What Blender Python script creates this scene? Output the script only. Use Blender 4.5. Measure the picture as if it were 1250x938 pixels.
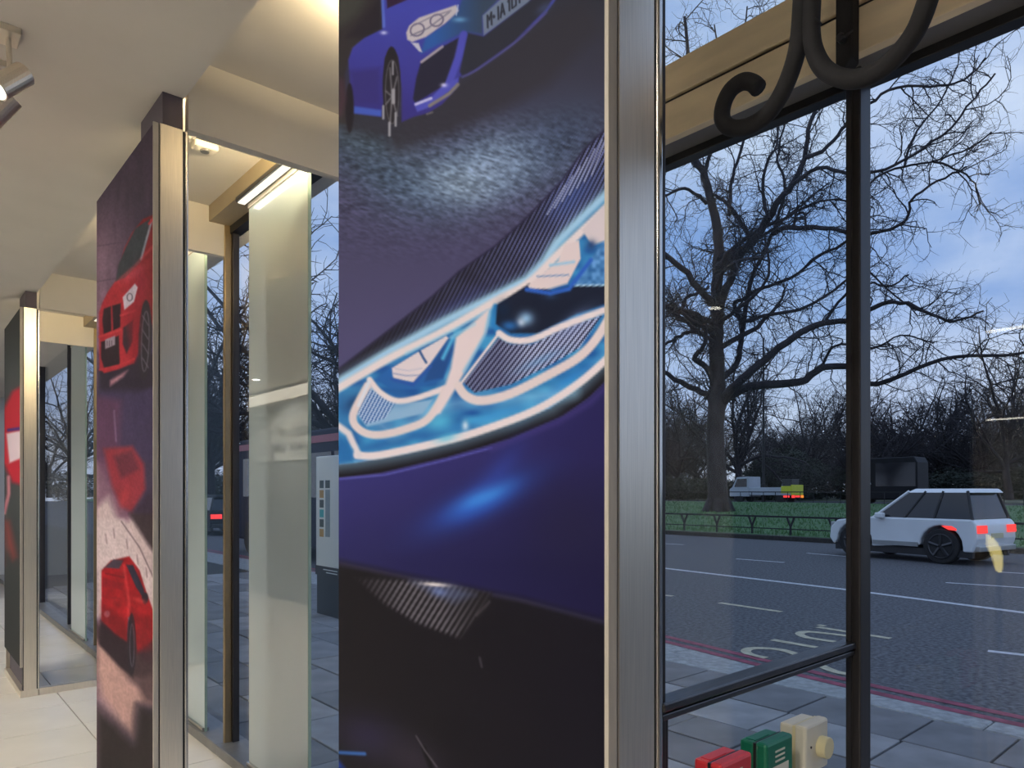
import bpy, bmesh, math, random
import numpy as np
from mathutils import Vector, Matrix

# ------------------------------------------------------------------ scene, camera, sky, exposure
for o in list(bpy.data.objects):
    bpy.data.objects.remove(o)
scene = bpy.context.scene
COL = scene.collection
random.seed(7)
RNG = np.random.default_rng(7)
R = math.radians

TH = R(41.23)            # the camera looks this far round from the facade direction (+y) towards outdoors (+x)
SN, CS = math.sin(TH), math.cos(TH)
FPX, CX, HOR, EYE = 870.0, 625.0, 600.0, 1.5

cam_data = bpy.data.cameras.new('camera')
cam = bpy.data.objects.new('camera', cam_data)
COL.objects.link(cam)
cam.location = (0, 0, EYE)
cam.rotation_euler = (R(90), 0, -TH)
cam_data.sensor_width = 36.0
cam_data.lens = FPX / 1250 * 36.0
cam_data.shift_y = (HOR - 469) / 1250
cam_data.clip_start = 0.02
cam_data.clip_end = 600
scene.camera = cam

scene.view_settings.view_transform = 'Standard'
scene.view_settings.look = 'None'
scene.view_settings.exposure = 0.0
scene.view_settings.gamma = 1.0
scene.view_settings.use_curve_mapping = False
try:
    scene.cycles.transparent_max_bounces = 24
    scene.cycles.max_bounces = 8
except Exception:
    pass

SKY_GAIN = 1.15
world = bpy.data.worlds.new('dusk_sky')
scene.world = world
world.use_nodes = True
wn, wl = world.node_tree.nodes, world.node_tree.links
wn.clear()
wo = wn.new('ShaderNodeOutputWorld')
wb = wn.new('ShaderNodeBackground')
wb.inputs['Strength'].default_value = SKY_GAIN
wtc = wn.new('ShaderNodeTexCoord')
wmap = wn.new('ShaderNodeMapping')
wmap.inputs['Scale'].default_value = (1.0, 1.0, 2.2)
wno = wn.new('ShaderNodeTexNoise')
wno.inputs['Scale'].default_value = 2.6
wno.inputs['Detail'].default_value = 6
wno.inputs['Roughness'].default_value = 0.55
wr = wn.new('ShaderNodeValToRGB')
wr.color_ramp.elements[0].position = 0.36
wr.color_ramp.elements[0].color = (0.21, 0.35, 0.68, 1)
wr.color_ramp.elements[1].position = 0.66
wr.color_ramp.elements[1].color = (0.58, 0.68, 0.88, 1)
wsep = wn.new('ShaderNodeSeparateXYZ')
wz = wn.new('ShaderNodeValToRGB')
wz.color_ramp.elements[0].position = 0.0
wz.color_ramp.elements[0].color = (0.62, 0.62, 0.72, 1)
wz.color_ramp.elements[1].position = 0.22
wz.color_ramp.elements[1].color = (0.0, 0.0, 0.0, 1)
wmix = wn.new('ShaderNodeMixRGB')
wmix.blend_type = 'MIX'
wmix.inputs['Color2'].default_value = (0.55, 0.60, 0.74, 1)
wl.new(wtc.outputs['Generated'], wmap.inputs['Vector'])
wl.new(wmap.outputs['Vector'], wno.inputs['Vector'])
wl.new(wno.outputs['Fac'], wr.inputs['Fac'])
wl.new(wtc.outputs['Generated'], wsep.inputs['Vector'])
wl.new(wsep.outputs['Z'], wz.inputs['Fac'])
wl.new(wz.outputs['Color'], wmix.inputs['Fac'])
wl.new(wr.outputs['Color'], wmix.inputs['Color1'])
wl.new(wmix.outputs['Color'], wb.inputs['Color'])
wl.new(wb.outputs['Background'], wo.inputs['Surface'])

# ------------------------------------------------------------------ pixel <-> place
def ray(px, py):
    k = (px - CX) / FPX
    return Vector((SN + CS * k, CS - SN * k, (HOR - py) / FPX))      # per unit of depth

def at_x(px, py, x):
    d = ray(px, py); t = x / d.x
    return Vector((x, d.y * t, EYE + d.z * t))

def at_y(px, py, y):
    d = ray(px, py); t = y / d.y
    return Vector((d.x * t, y, EYE + d.z * t))

def at_z(px, py, z):
    d = ray(px, py); t = (z - EYE) / d.z
    return Vector((d.x * t, d.y * t, z))

def at_d(px, py, t):
    d = ray(px, py)
    return Vector((d.x * t, d.y * t, EYE + d.z * t))

# ------------------------------------------------------------------ mesh helpers
class MB:
    def __init__(s):
        s.v, s.f = [], []
    def box(s, x0, x1, y0, y1, z0, z1):
        b = len(s.v)
        s.v += [(x0, y0, z0), (x1, y0, z0), (x1, y1, z0), (x0, y1, z0), (x0, y0, z1), (x1, y0, z1), (x1, y1, z1), (x0, y1, z1)]
        s.f += [tuple(b + i for i in q) for q in ((0, 3, 2, 1), (4, 5, 6, 7), (0, 1, 5, 4), (1, 2, 6, 5), (2, 3, 7, 6), (3, 0, 4, 7))]
        return s
    def quad(s, a, b, c, d):
        n = len(s.v); s.v += [tuple(a), tuple(b), tuple(c), tuple(d)]; s.f.append((n, n + 1, n + 2, n + 3)); return s
    def hexa(s, bot, top):                                     # 4 bottom points, 4 top points
        b = len(s.v); s.v += [tuple(p) for p in bot] + [tuple(p) for p in top]
        s.f += [tuple(b + i for i in q) for q in ((0, 3, 2, 1), (4, 5, 6, 7), (0, 1, 5, 4), (1, 2, 6, 5), (2, 3, 7, 6), (3, 0, 4, 7))]
        return s
    def prism(s, poly, axis, a, b):                            # poly in the other two axes (in x,y,z order)
        n = len(poly); base = len(s.v)
        for t in (a, b):
            for p in poly:
                c = list(p); c.insert(axis, t); s.v.append(tuple(c))
        s.f.append(tuple(base + i for i in range(n))[::-1]); s.f.append(tuple(base + n + i for i in range(n)))
        for i in range(n):
            j = (i + 1) % n
            s.f.append((base + i, base + j, base + n + j, base + n + i))
        return s
    def tube(s, pts, rad, n=8, cap=True):
        pts = [Vector(p) for p in pts]; m = len(pts)
        if not hasattr(rad, '__len__'): rad = [rad] * m
        base = len(s.v); up = Vector((0.3, 0.2, 0.93)).normalized(); prev = None
        for i, p in enumerate(pts):
            t = (pts[min(i + 1, m - 1)] - pts[max(i - 1, 0)])
            t = t.normalized() if t.length > 1e-9 else Vector((0, 0, 1))
            if prev is None:
                a = t.cross(up)
                if a.length < 0.1: a = t.cross(Vector((1, 0, 0)))
            else:
                a = prev - t * prev.dot(t)
                if a.length < 1e-4: a = t.cross(up)
            a.normalize(); prev = a; b = t.cross(a)
            for k in range(n):
                w = 2 * math.pi * k / n
                s.v.append(tuple(p + (a * math.cos(w) + b * math.sin(w)) * rad[i]))
        for i in range(m - 1):
            for k in range(n):
                k2 = (k + 1) % n
                s.f.append((base + i * n + k, base + i * n + k2, base + (i + 1) * n + k2, base + (i + 1) * n + k))
        if cap:
            s.f.append(tuple(base + k for k in range(n))[::-1]); s.f.append(tuple(base + (m - 1) * n + k for k in range(n)))
        return s
    def cyl(s, p0, p1, r, n=20):
        return s.tube([p0, p1], r, n)
    def ribbon(s, pts, w, lift=0.0):                           # flat strip on the ground
        pts = [Vector(p) for p in pts]; m = len(pts); base = len(s.v)
        for i, p in enumerate(pts):
            t = pts[min(i + 1, m - 1)] - pts[max(i - 1, 0)]; t.z = 0; t.normalize()
            n = Vector((-t.y, t.x, 0)) * w / 2
            for q in (p - n, p + n):
                s.v.append((q.x, q.y, q.z + lift))
        for i in range(m - 1):
            a = base + i * 2
            s.f.append((a, a + 2, a + 3, a + 1))
        return s
    def build(s, name, mat, parent=None, smooth=False, bevel=0.0, seg=2):
        me = bpy.data.meshes.new(name)
        me.from_pydata(s.v, [], s.f); me.validate(); me.update()
        if bevel:
            bm = bmesh.new(); bm.from_mesh(me)
            bmesh.ops.recalc_face_normals(bm, faces=bm.faces)
            ed = [e for e in bm.edges if len(e.link_faces) == 2 and e.calc_face_angle(0) > 0.5]
            bmesh.ops.bevel(bm, geom=ed, offset=bevel, segments=seg, affect='EDGES', profile=0.5, clamp_overlap=True)
            bm.to_mesh(me); bm.free()
        else:
            bm = bmesh.new(); bm.from_mesh(me); bmesh.ops.recalc_face_normals(bm, faces=bm.faces); bm.to_mesh(me); bm.free()
        if smooth:
            for p in me.polygons: p.use_smooth = True
        me.materials.append(mat)
        o = bpy.data.objects.new(name, me); COL.objects.link(o)
        if parent is not None: o.parent = parent
        return o

def empty(name, loc=(0, 0, 0), rz=0.0):
    o = bpy.data.objects.new(name, None); COL.objects.link(o)
    o.location = loc; o.rotation_euler = (0, 0, rz); o.empty_display_size = 0.1
    return o

def tag(o, label=None, cat=None, group=None, kind=None):
    if label: o['label'] = label
    if cat: o['category'] = cat
    if group: o['group'] = group
    if kind: o['kind'] = kind
    return o

def struct(o, label=None):
    o['kind'] = 'structure'
    if label: o['label'] = label
    return o

def boxobj(name, x0, x1, y0, y1, z0, z1, mat, parent=None, bevel=0.0):
    return MB().box(x0, x1, y0, y1, z0, z1).build(name, mat, parent, bevel=bevel)

# ------------------------------------------------------------------ materials
def lin(c):
    return tuple(((v / 255) / 12.92 if v / 255 <= 0.04045 else ((v / 255 + 0.055) / 1.055) ** 2.4) for v in c)

def M(name, rgb, rough=0.5, metal=0.0, var=0.12, scale=8.0, bump=0.0, stretch=(1, 1, 1), spec=0.5, emit=None, estr=0.0, coat=0.0, object_space=True, detail=4):
    m = bpy.data.materials.new(name); m.use_nodes = True
    nt = m.node_tree; n, l = nt.nodes, nt.links
    b = n['Principled BSDF']
    b.inputs['Roughness'].default_value = rough
    b.inputs['Metallic'].default_value = metal
    b.inputs['Specular IOR Level'].default_value = spec
    b.inputs['Coat Weight'].default_value = coat
    c = rgb
    tc = n.new('ShaderNodeTexCoord'); mp = n.new('ShaderNodeMapping'); mp.inputs['Scale'].default_value = stretch
    no = n.new('ShaderNodeTexNoise'); no.inputs['Scale'].default_value = scale; no.inputs['Detail'].default_value = detail
    rp = n.new('ShaderNodeValToRGB')
    rp.color_ramp.elements[0].position = 0.3; rp.color_ramp.elements[1].position = 0.7
    rp.color_ramp.elements[0].color = tuple(max(0, v * (1 - var)) for v in c) + (1,)
    rp.color_ramp.elements[1].color = tuple(min(1, v * (1 + var)) for v in c) + (1,)
    l.new(tc.outputs['Object'], mp.inputs['Vector']); l.new(mp.outputs['Vector'], no.inputs['Vector'])
    l.new(no.outputs['Fac'], rp.inputs['Fac']); l.new(rp.outputs['Color'], b.inputs['Base Color'])
    if bump:
        bp = n.new('ShaderNodeBump'); bp.inputs['Strength'].default_value = bump; bp.inputs['Distance'].default_value = 0.02
        l.new(no.outputs['Fac'], bp.inputs['Height']); l.new(bp.outputs['Normal'], b.inputs['Normal'])
    if emit:
        b.inputs['Emission Color'].default_value = emit + (1,); b.inputs['Emission Strength'].default_value = estr
    return m

def glass(name, tint=(0.98, 0.99, 0.985), ior=1.5, gain=1.0):
    m = bpy.data.materials.new(name); m.use_nodes = True
    n, l = m.node_tree.nodes, m.node_tree.links
    n.clear()
    o = n.new('ShaderNodeOutputMaterial'); mx = n.new('ShaderNodeMixShader'); t = n.new('ShaderNodeBsdfTransparent')
    g = n.new('ShaderNodeBsdfGlossy'); g.inputs['Roughness'].default_value = 0.0
    t.inputs['Color'].default_value = tint + (1,)
    fr = n.new('ShaderNodeFresnel'); ge = n.new('ShaderNodeNewGeometry')      # both faces of the sheet reflect alike
    mr = n.new('ShaderNodeMapRange'); mr.inputs['To Min'].default_value = ior; mr.inputs['To Max'].default_value = 1 / ior
    l.new(ge.outputs['Backfacing'], mr.inputs['Value']); l.new(mr.outputs['Result'], fr.inputs['IOR'])
    mu = n.new('ShaderNodeMath'); mu.operation = 'MULTIPLY'; mu.inputs[1].default_value = gain; mu.use_clamp = True
    no = n.new('ShaderNodeTexNoise'); no.inputs['Scale'].default_value = 3.0
    l.new(fr.outputs['Fac'], mu.inputs[0]); l.new(mu.outputs[0], mx.inputs['Fac'])
    l.new(t.outputs[0], mx.inputs[1]); l.new(g.outputs[0], mx.inputs[2]); l.new(mx.outputs[0], o.inputs['Surface'])
    return m

def veil(name, rgb, cover=0.8, refl=0.12):                     # pale translucent film on glass with a clear reflection
    m = bpy.data.materials.new(name); m.use_nodes = True
    n, l = m.node_tree.nodes, m.node_tree.links
    b = n['Principled BSDF']; o = n['Material Output']
    no = n.new('ShaderNodeTexNoise'); no.inputs['Scale'].default_value = 2.0
    rp = n.new('ShaderNodeValToRGB')
    rp.color_ramp.elements[0].color = tuple(v * 0.96 for v in rgb) + (1,); rp.color_ramp.elements[1].color = rgb + (1,)
    l.new(no.outputs['Fac'], rp.inputs['Fac']); l.new(rp.outputs['Color'], b.inputs['Base Color'])
    b.inputs['Roughness'].default_value = 0.3
    tr = n.new('ShaderNodeBsdfTransparent'); mx = n.new('ShaderNodeMixShader'); mx.inputs['Fac'].default_value = cover
    gl = n.new('ShaderNodeBsdfGlossy'); gl.inputs['Roughness'].default_value = 0.0
    m2 = n.new('ShaderNodeMixShader'); m2.inputs['Fac'].default_value = refl
    l.new(tr.outputs[0], mx.inputs[1]); l.new(b.outputs[0], mx.inputs[2])
    l.new(mx.outputs[0], m2.inputs[1]); l.new(gl.outputs[0], m2.inputs[2]); l.new(m2.outputs[0], o.inputs['Surface'])
    return m

def lamp_mat(name, rgb, strength):
    m = bpy.data.materials.new(name); m.use_nodes = True
    n, l = m.node_tree.nodes, m.node_tree.links
    n.clear(); o = n.new('ShaderNodeOutputMaterial'); e = n.new('ShaderNodeEmission')
    e.inputs['Color'].default_value = rgb + (1,); e.inputs['Strength'].default_value = strength
    l.new(e.outputs[0], o.inputs['Surface'])
    return m

def print_mat(name):                                           # printed poster: colour comes from the print on the mesh
    m = bpy.data.materials.new(name); m.use_nodes = True
    n, l = m.node_tree.nodes, m.node_tree.links
    b = n['Principled BSDF']; b.inputs['Roughness'].default_value = 0.6; b.inputs['Specular IOR Level'].default_value = 0.06
    a = n.new('ShaderNodeAttribute'); a.attribute_name = 'print'
    l.new(a.outputs['Color'], b.inputs['Base Color'])
    return m

MAT = dict(
    plaster=M('ceiling_plaster', (0.62, 0.58, 0.52), 0.9, var=0.03, scale=3),
    plaster_bay=M('bay_plaster', (0.62, 0.58, 0.52), 0.9, var=0.03, scale=3),
    wall=M('wall_paint', (0.62, 0.62, 0.60), 0.8, var=0.03, scale=2),
    wall_dark=M('wall_darkened_for_reflections', (0.13, 0.13, 0.135), 0.7, var=0.12, scale=2),  # unseen walls, darkened so that steel and glass mirror less light
    tile=M('floor_tile', (0.74, 0.70, 0.63), 0.22, var=0.04, scale=3, spec=0.5),
    grout=M('tile_grout', (0.33, 0.30, 0.27), 0.8, var=0.1, scale=20),
    steel=M('brushed_steel', (0.80, 0.73, 0.63), 0.34, 0.92, var=0.10, scale=14, stretch=(60, 60, 0.6)),
    chrome=M('polished_strip', (0.60, 0.58, 0.55), 0.18, 1.0, var=0.05, scale=10),
    trim=M('panel_edge', (0.44, 0.40, 0.35), 0.5, 0.1, var=0.08, scale=12, stretch=(8, 8, 0.8)),
    black=M('black_gap_and_frame', (0.012, 0.012, 0.014), 0.5, var=0.2, scale=10),  # black frame parts; also stands in for shade in grooves and gaps
    core=M('column_core', (0.075, 0.06, 0.085), 0.55, var=0.15, scale=4),
    bronze=M('dark_bronze_frame', (0.035, 0.032, 0.034), 0.45, 0.35, var=0.2, scale=6, stretch=(10, 10, 1)),
    railm=M('dark_steel_rail', (0.10, 0.10, 0.105), 0.32, 0.85, var=0.15, scale=8),
    tan=M('tan_lacquer', (0.80, 0.66, 0.46), 0.5, 0.05, var=0.10, scale=5, stretch=(3, 1, 6)),
    beam=M('beam_bronze_paint', (0.40, 0.33, 0.22), 0.55, 0.1, var=0.05, scale=4),
    soffit=M('transom_soffit', (0.16, 0.15, 0.15), 0.5, 0.2, var=0.08, scale=5),
    part_grey=M('partition_grey', (0.36, 0.40, 0.41), 0.6, var=0.04, scale=3),
    pelmet_glow=lamp_mat('pelmet_glow', (1.0, 0.90, 0.72), 1.6),
    gold=M('gold_anodised', (0.30, 0.22, 0.12), 0.35, 0.7, var=0.1, scale=6),
    grey_metal=M('grey_sill', (0.24, 0.24, 0.24), 0.4, 0.6, var=0.1, scale=8),
    iron=M('wrought_iron', (0.010, 0.010, 0.013), 0.85, 0.0, var=0.25, scale=30, bump=0.15),
    glass=glass('window_glass', ior=1.5, gain=0.6),
    glass_screen=glass('screen_glass', ior=1.45, gain=0.05),
    veil=veil('frosted_film', (0.66, 0.80, 0.83), 0.90, 0.30),
    edge_green=M('glass_edge', (0.30, 0.42, 0.36), 0.2, var=0.05),
    lamp_warm=lamp_mat('lamp_warm', (1.0, 0.86, 0.62), 9.0),
    lamp_white=lamp_mat('lamp_white', (1.0, 0.93, 0.80), 12.0),
    strip_lamp=lamp_mat('strip_lamp', (1.0, 0.92, 0.75), 1.3),
    asphalt=M('asphalt', (0.105, 0.108, 0.118), 0.9, var=0.5, scale=22, bump=0.2, detail=12, spec=0.2),
    pave=M('york_stone', (0.22, 0.222, 0.23), 0.85, var=0.22, scale=3.5, bump=0.2, detail=8),
    pave2=M('york_stone_dark', (0.165, 0.167, 0.175), 0.85, var=0.25, scale=3.0, bump=0.2, detail=8),
    pave3=M('york_stone_pale', (0.27, 0.272, 0.28), 0.85, var=0.22, scale=4, bump=0.2, detail=8),
    joint=M('paving_joint', (0.035, 0.033, 0.03), 0.9, var=0.3, scale=15),
    kerb=M('granite_kerb', (0.29, 0.305, 0.31), 0.85, var=0.25, scale=18, bump=0.15),
    line_white=M('road_paint_white', (0.50, 0.52, 0.55), 0.7, var=0.2, scale=14, detail=8),
    line_cream=M('road_paint_cream', (0.46, 0.42, 0.30), 0.7, var=0.25, scale=14, detail=8),
    line_red=M('road_paint_red', (0.26, 0.06, 0.095), 0.9, var=0.3, scale=12, detail=8),
    grass=M('grass_ground', (0.06, 0.14, 0.05), 0.95, var=0.45, scale=3, bump=0.4, detail=8),
    blade=M('grass_blade', (0.07, 0.165, 0.055), 0.8, var=0.35, scale=0.8),
    soil=M('park_ground', (0.06, 0.075, 0.045), 0.95, var=0.4, scale=0.6, detail=8),
    bark=M('plane_bark', (0.026, 0.022, 0.028), 0.9, var=0.5, scale=2.5, bump=0.4, stretch=(1, 1, 0.4)),
    twig=M('twig_bark', (0.026, 0.024, 0.029), 0.9, var=0.3, scale=1.5),
    twig_far=M('far_twig_bark', (0.026, 0.024, 0.029), 0.9, var=0.35, scale=0.5),
    bush=M('evergreen', (0.024, 0.033, 0.025), 0.9, var=0.5, scale=2.5),
    fence=M('black_railing', (0.016, 0.017, 0.02), 0.6, 0.2, var=0.2, scale=10),
    white_car=M('white_paint', (0.74, 0.78, 0.80), 0.25, var=0.04, scale=2, coat=0.6),
    silver=M('silver_trim', (0.42, 0.44, 0.44), 0.35, 0.6, var=0.06, scale=4),
    dark_car=M('black_paint', (0.010, 0.011, 0.014), 0.6, var=0.1, scale=3, spec=0.2),
    navy=M('navy_paint', (0.012, 0.014, 0.030), 0.6, var=0.15, scale=2, spec=0.2),
    car_glass=M('tinted_glass', (0.012, 0.013, 0.017), 0.08, var=0.1, scale=2, spec=0.6),
    tyre=M('tyre_rubber', (0.016, 0.016, 0.017), 0.8, var=0.2, scale=12),
    rim=M('alloy_rim', (0.07, 0.07, 0.075), 0.35, 0.8, var=0.1, scale=8),
    plastic=M('black_plastic', (0.02, 0.02, 0.022), 0.6, var=0.1, scale=8),
    tail=lamp_mat('tail_lamp', (1.0, 0.06, 0.06), 1.25),
    tail_dim=M('tail_lens', (0.5, 0.02, 0.03), 0.2, var=0.1),
    amber=lamp_mat('amber_lamp', (1.0, 0.28, 0.05), 1.1),
    hivis=M('hi_vis_yellow', (0.62, 0.66, 0.03), 0.5, var=0.06, scale=4),
    van_white=M('van_white', (0.42, 0.46, 0.52), 0.4, var=0.08, scale=1.5),
    red_stripe=M('red_stripe', (0.24, 0.03, 0.05), 0.4, var=0.1),
    sign_white=M('sign_white', (0.80, 0.84, 0.80), 0.5, var=0.03, scale=3),
    sign_dark=M('sign_dark', (0.03, 0.032, 0.035), 0.5, var=0.1),
    sq_dark=M('sign_square_dark', (0.06, 0.09, 0.085), 0.5, var=0.05),
    sq_orange=M('sign_square_orange', (0.55, 0.33, 0.10), 0.5, var=0.05),
    sq_cyan=M('sign_square_cyan', (0.06, 0.48, 0.50), 0.5, var=0.05),
    sq_grey=M('sign_square_grey', (0.28, 0.35, 0.37), 0.5, var=0.08),
    red_box=M('red_plastic', (0.60, 0.035, 0.045), 0.38, var=0.06, scale=10),
    green_box=M('green_plastic', (0.005, 0.15, 0.085), 0.38, var=0.06, scale=10),
    cream_box=M('cream_plastic', (0.62, 0.60, 0.52), 0.42, var=0.04, scale=10),
    knob=M('yellowed_plastic', (0.62, 0.57, 0.36), 0.42, var=0.05, scale=10),
    letter=M('grey_letter', (0.05, 0.055, 0.06), 0.5, var=0.05),
    yellow_glow=lamp_mat('yellow_glow', (1.0, 0.82, 0.30), 12.0),  # glow of the added curve mirrored in the window
)

# ------------------------------------------------------------------ room layout (x: outwards through the facade, y: along it)
XP, XF = 0.725, 1.516            # poster plane, facade plane
P1, P2, P3 = 0.632, 2.79, 6.23   # where the near edge of each poster column stands along the facade
ZC, ZB = 2.96, 3.12              # room ceiling, bay ceiling
ZP0, ZP1 = 0.22, 2.835           # poster bottom and top
BAY = 1.38
PV, RD = -0.08, -0.14            # pavement and road levels

struct(boxobj('floor', -2.6, XF + 0.05, -4.1, 15.1, -0.30, -0.012, MAT['grout']))
FLOOR = bpy.data.objects['floor']
tile_me = None
for i in range(5):
    for j in range(21):
        x0, y0 = -1.37 + i * 0.58, 0.05 + j * 0.58
        if tile_me is None:
            t = boxobj('tile', 0.003, 0.577, 0.003, 0.577, -0.02, 0.0, MAT['tile'], FLOOR, bevel=0.002); tile_me = t.data
        else:
            t = bpy.data.objects.new('tile', tile_me); COL.objects.link(t); t.parent = FLOOR
        t.location = (x0, y0, 0)
struct(boxobj('ceiling', -2.6, 0.83, -4.1, 15.1, ZC, ZC + 0.45, MAT['plaster']))
struct(boxobj('ceiling', 0.83, XF + 0.25, -4.1, 15.1, ZB, ZB + 0.29, MAT['plaster_bay']))
struct(boxobj('wall_inner', -2.75, -2.6, -4.1, 15.1, -0.3, ZC + 0.45, MAT['wall']))
struct(boxobj('wall_far', -2.75, XF + 0.25, 15.1, 15.25, -0.3, ZC + 0.45, MAT['wall']))
struct(boxobj('wall_near', -2.75, XF + 0.25, -4.25, -4.1, -0.3, ZC + 0.45, MAT['wall_dark']))
struct(boxobj('wall_outer', XF - 0.03, XF + 0.2, -4.1, -0.9, -0.3, ZB, MAT['wall_dark']))

# facade glazing: one window per stretch
def window(idx, y0, y1, transom=False):
    w = struct(empty('window_%d' % idx, (0, 0, 0)))
    boxobj('pane', XF + 0.004, XF + 0.014, y0, y1, 0.05, ZB, MAT['glass'], w)
    boxobj('sill', 1.405, XF + 0.06, y0, y1, -0.012, 0.055, MAT['grey_metal'], w, bevel=0.006)
    return w
W1 = window(1, -0.9, P1)
W2 = window(2, P1, P2 + BAY)
W3 = window(3, P2 + BAY, P3 + BAY)
W4 = window(4, P3 + BAY, 15.1)
# mullions
def mullion(parent, y, wid, x0, x1, z1, inner):
    boxobj('mullion', x0, x1, y - wid / 2, y + wid / 2, 0.0, z1, inner, parent, bevel=0.003)
for w, y in ((W2, P2 + BAY), (W3, P3 + BAY)):
    boxobj('mullion', 1.455, 1.495, y - 0.01, y + 0.02, 0.0, 3.03, MAT['gold'], w, bevel=0.004)
    boxobj('mullion', 1.495, XF + 0.016, y - 0.03, y + 0.02, 0.0, 3.03, MAT['bronze'], w, bevel=0.003)
for w, y in ((W2, 5.2), (W3, 9.0), (W4, 11.0), (W4, 13.0)):
    boxobj('mullion', 1.47, XF + 0.03, y - 0.02, y + 0.02, 0.0, ZB, MAT['bronze'], w, bevel=0.003)
# corner mullion where the glass screen meets the facade
boxobj('mullion', XF - 0.035, XF + 0.016, P1 - 0.012, P1 + 0.012, 0.0, ZB, MAT['bronze'], W1, bevel=0.003)
boxobj('mullion_bead', XF - 0.042, XF - 0.03, P1 + 0.004, P1 + 0.014, 0.0, ZB, MAT['railm'], W1)

# transom across the near window
TR0, TR1 = -0.9, 2.25
tr = struct(empty('trim_1'), None)
def trbox(name, x0, x1, z0, z1, m):
    return boxobj(name, x0, x1, TR0, TR1, z0, z1, m, tr, bevel=0.002)
trbox('transom_core', 1.44, 1.55, 2.362, 2.53, MAT['soffit'])
trbox('transom_board', 1.418, 1.442, 2.352, 2.440, MAT['tan'])
trbox('transom_groove', 1.428, 1.442, 2.438, 2.452, MAT['black'])  # black strip in place of the shade in the groove between boards
trbox('transom_board', 1.418, 1.442, 2.450, 2.532, MAT['tan'])
trbox('transom_frame', 1.515, 1.55, 2.343, 2.364, MAT['black'])

# fascias over the glass bays, head beams with light strips, frosted glass panels
def bay(P, idx, w):
    f = struct(boxobj('trim_%d' % (idx), 0.845, XF, P + 0.005, P + 0.045, 2.85, ZB, MAT['plaster_bay']))
    f2 = struct(boxobj('trim_%d' % (idx + 1), 0.845, XF, P + BAY, P + BAY + 0.04, 2.85, ZB, MAT['plaster_bay']))
    hb = struct(empty('trim_%d' % (idx + 2)))
    boxobj('head_beam', 1.37, XF + 0.03, P + 0.046, P + BAY - 0.001, 3.03, ZB, MAT['beam'], hb)
    boxobj('glazing_head', 1.485, XF + 0.03, P + 0.046, P + BAY, 2.985, 3.035, MAT['black'], hb)
    st = struct(boxobj('trim_%d' % (idx + 3), 0.80, 1.41, P - 0.0, P + 0.06, -0.012, 0.05, MAT['steel'], bevel=0.003))
    return hb
BAY_LABELS = {}
def light_strip(P, which):
    s = empty('light_strip', (1.395, P + 0.6, 3.03))
    MB().box(-0.028, 0.028, -0.36, 0.36, -0.018, 0.004).build('housing', MAT['railm'], s)
    MB().box(-0.018, 0.018, -0.355, 0.355, -0.024, -0.017).build('diffuser', MAT['strip_lamp'], s)
    tag(s, 'glowing linear light above frosted glass behind the %s' % which, 'light')
    a = bpy.data.lights.new('strip_glow', 'AREA'); a.shape = 'RECTANGLE'; a.size = 0.03; a.size_y = 0.7; a.energy = 0.4; a.color = (1.0, 0.86, 0.62)
    ao = bpy.data.objects.new('strip_glow', a); COL.objects.link(ao); ao.parent = s; ao.location = (0, 0, -0.03)
def frosted(y0, y1, label):
    s = empty('frosted_glass_screen', (1.44, (y0 + y1) / 2, 0.055))
    h = (y1 - y0) / 2
    MB().box(-0.006, 0.006, -h, h, 0.0, 2.95).build('sheet', MAT['veil'], s)
    MB().box(-0.007, 0.007, -h - 0.006, -h, 0.0, 2.95).build('polished_edge', MAT['edge_green'], s)
    MB().box(-0.02, 0.02, -h, h, -0.003, 0.022).build('floor_channel', MAT['chrome'], s)
    MB().box(-0.012, 0.012, -h, h, 2.935, 2.975).build('top_clamp', MAT['plaster_bay'], s)
    tag(s, label, 'glass panel')
bay(P2, 10, W2); bay(P3, 20, W3)
light_strip(P2, 'red car poster'); light_strip(P3, 'farthest dark poster')
frosted(P2 + 0.25, P2 + 0.95, 'frosted glass panel in the window bay behind the red car poster, mirroring the room')
frosted(P2 + 1.65, P2 + 2.35, 'frosted glass panel past the gold mullion of the bay behind the red car poster')
frosted(P3 + 0.25, P3 + 0.95, 'frosted glass panel in the window bay behind the farthest dark poster')
frosted(P3 + 1.65, P3 + 2.35, 'frosted glass panel past the gold mullion of the bay behind the farthest dark poster')
# cove lamps hidden up behind the fascias: warm tubes that wash the bay ceilings
def cove(x0, x1, y, z, e, label, tilt=180):
    s = empty('cove_lamp', ((x0 + x1) / 2, y, z))
    h = (x1 - x0) / 2
    MB().box(-h, h, -0.02, 0.02, 0, 0.02).build('batten', MAT['steel'], s)
    MB().cyl((-h + 0.01, 0, 0.03), (h - 0.01, 0, 0.03), 0.012, 10).build('tube', MAT['lamp_warm'], s)
    tag(s, label, 'lamp')
    a = bpy.data.lights.new('cove_glow', 'AREA'); a.shape = 'RECTANGLE'; a.size = 2 * h; a.size_y = 0.04; a.energy = e; a.color = (1.0, 0.80, 0.47)
    ao = bpy.data.objects.new('cove_glow', a); COL.objects.link(ao); ao.parent = s; ao.location = (0, 0, 0.05); ao.rotation_euler = (R(tilt), 0, 0)
cove(0.90, 1.36, P2 + 0.075, 2.87, 15, 'warm tube lamp behind the fascia over the bay with the red car poster', 150)
cove(0.90, 1.36, P3 + 0.075, 2.87, 15, 'warm tube lamp behind the fascia over the bay with the farthest dark poster', 150)
cove(1.08, 1.42, 1.95, 2.96, 20, 'warm tube lamp up in the bay behind the headlamp poster')
cove(0.95, 1.40, P2 + BAY + 0.09, 2.95, 12, 'warm tube lamp between the red car poster and the farthest dark poster', 135)
sm = empty('smoke_detector', tuple(at_z(250, 176, ZB)))
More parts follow.
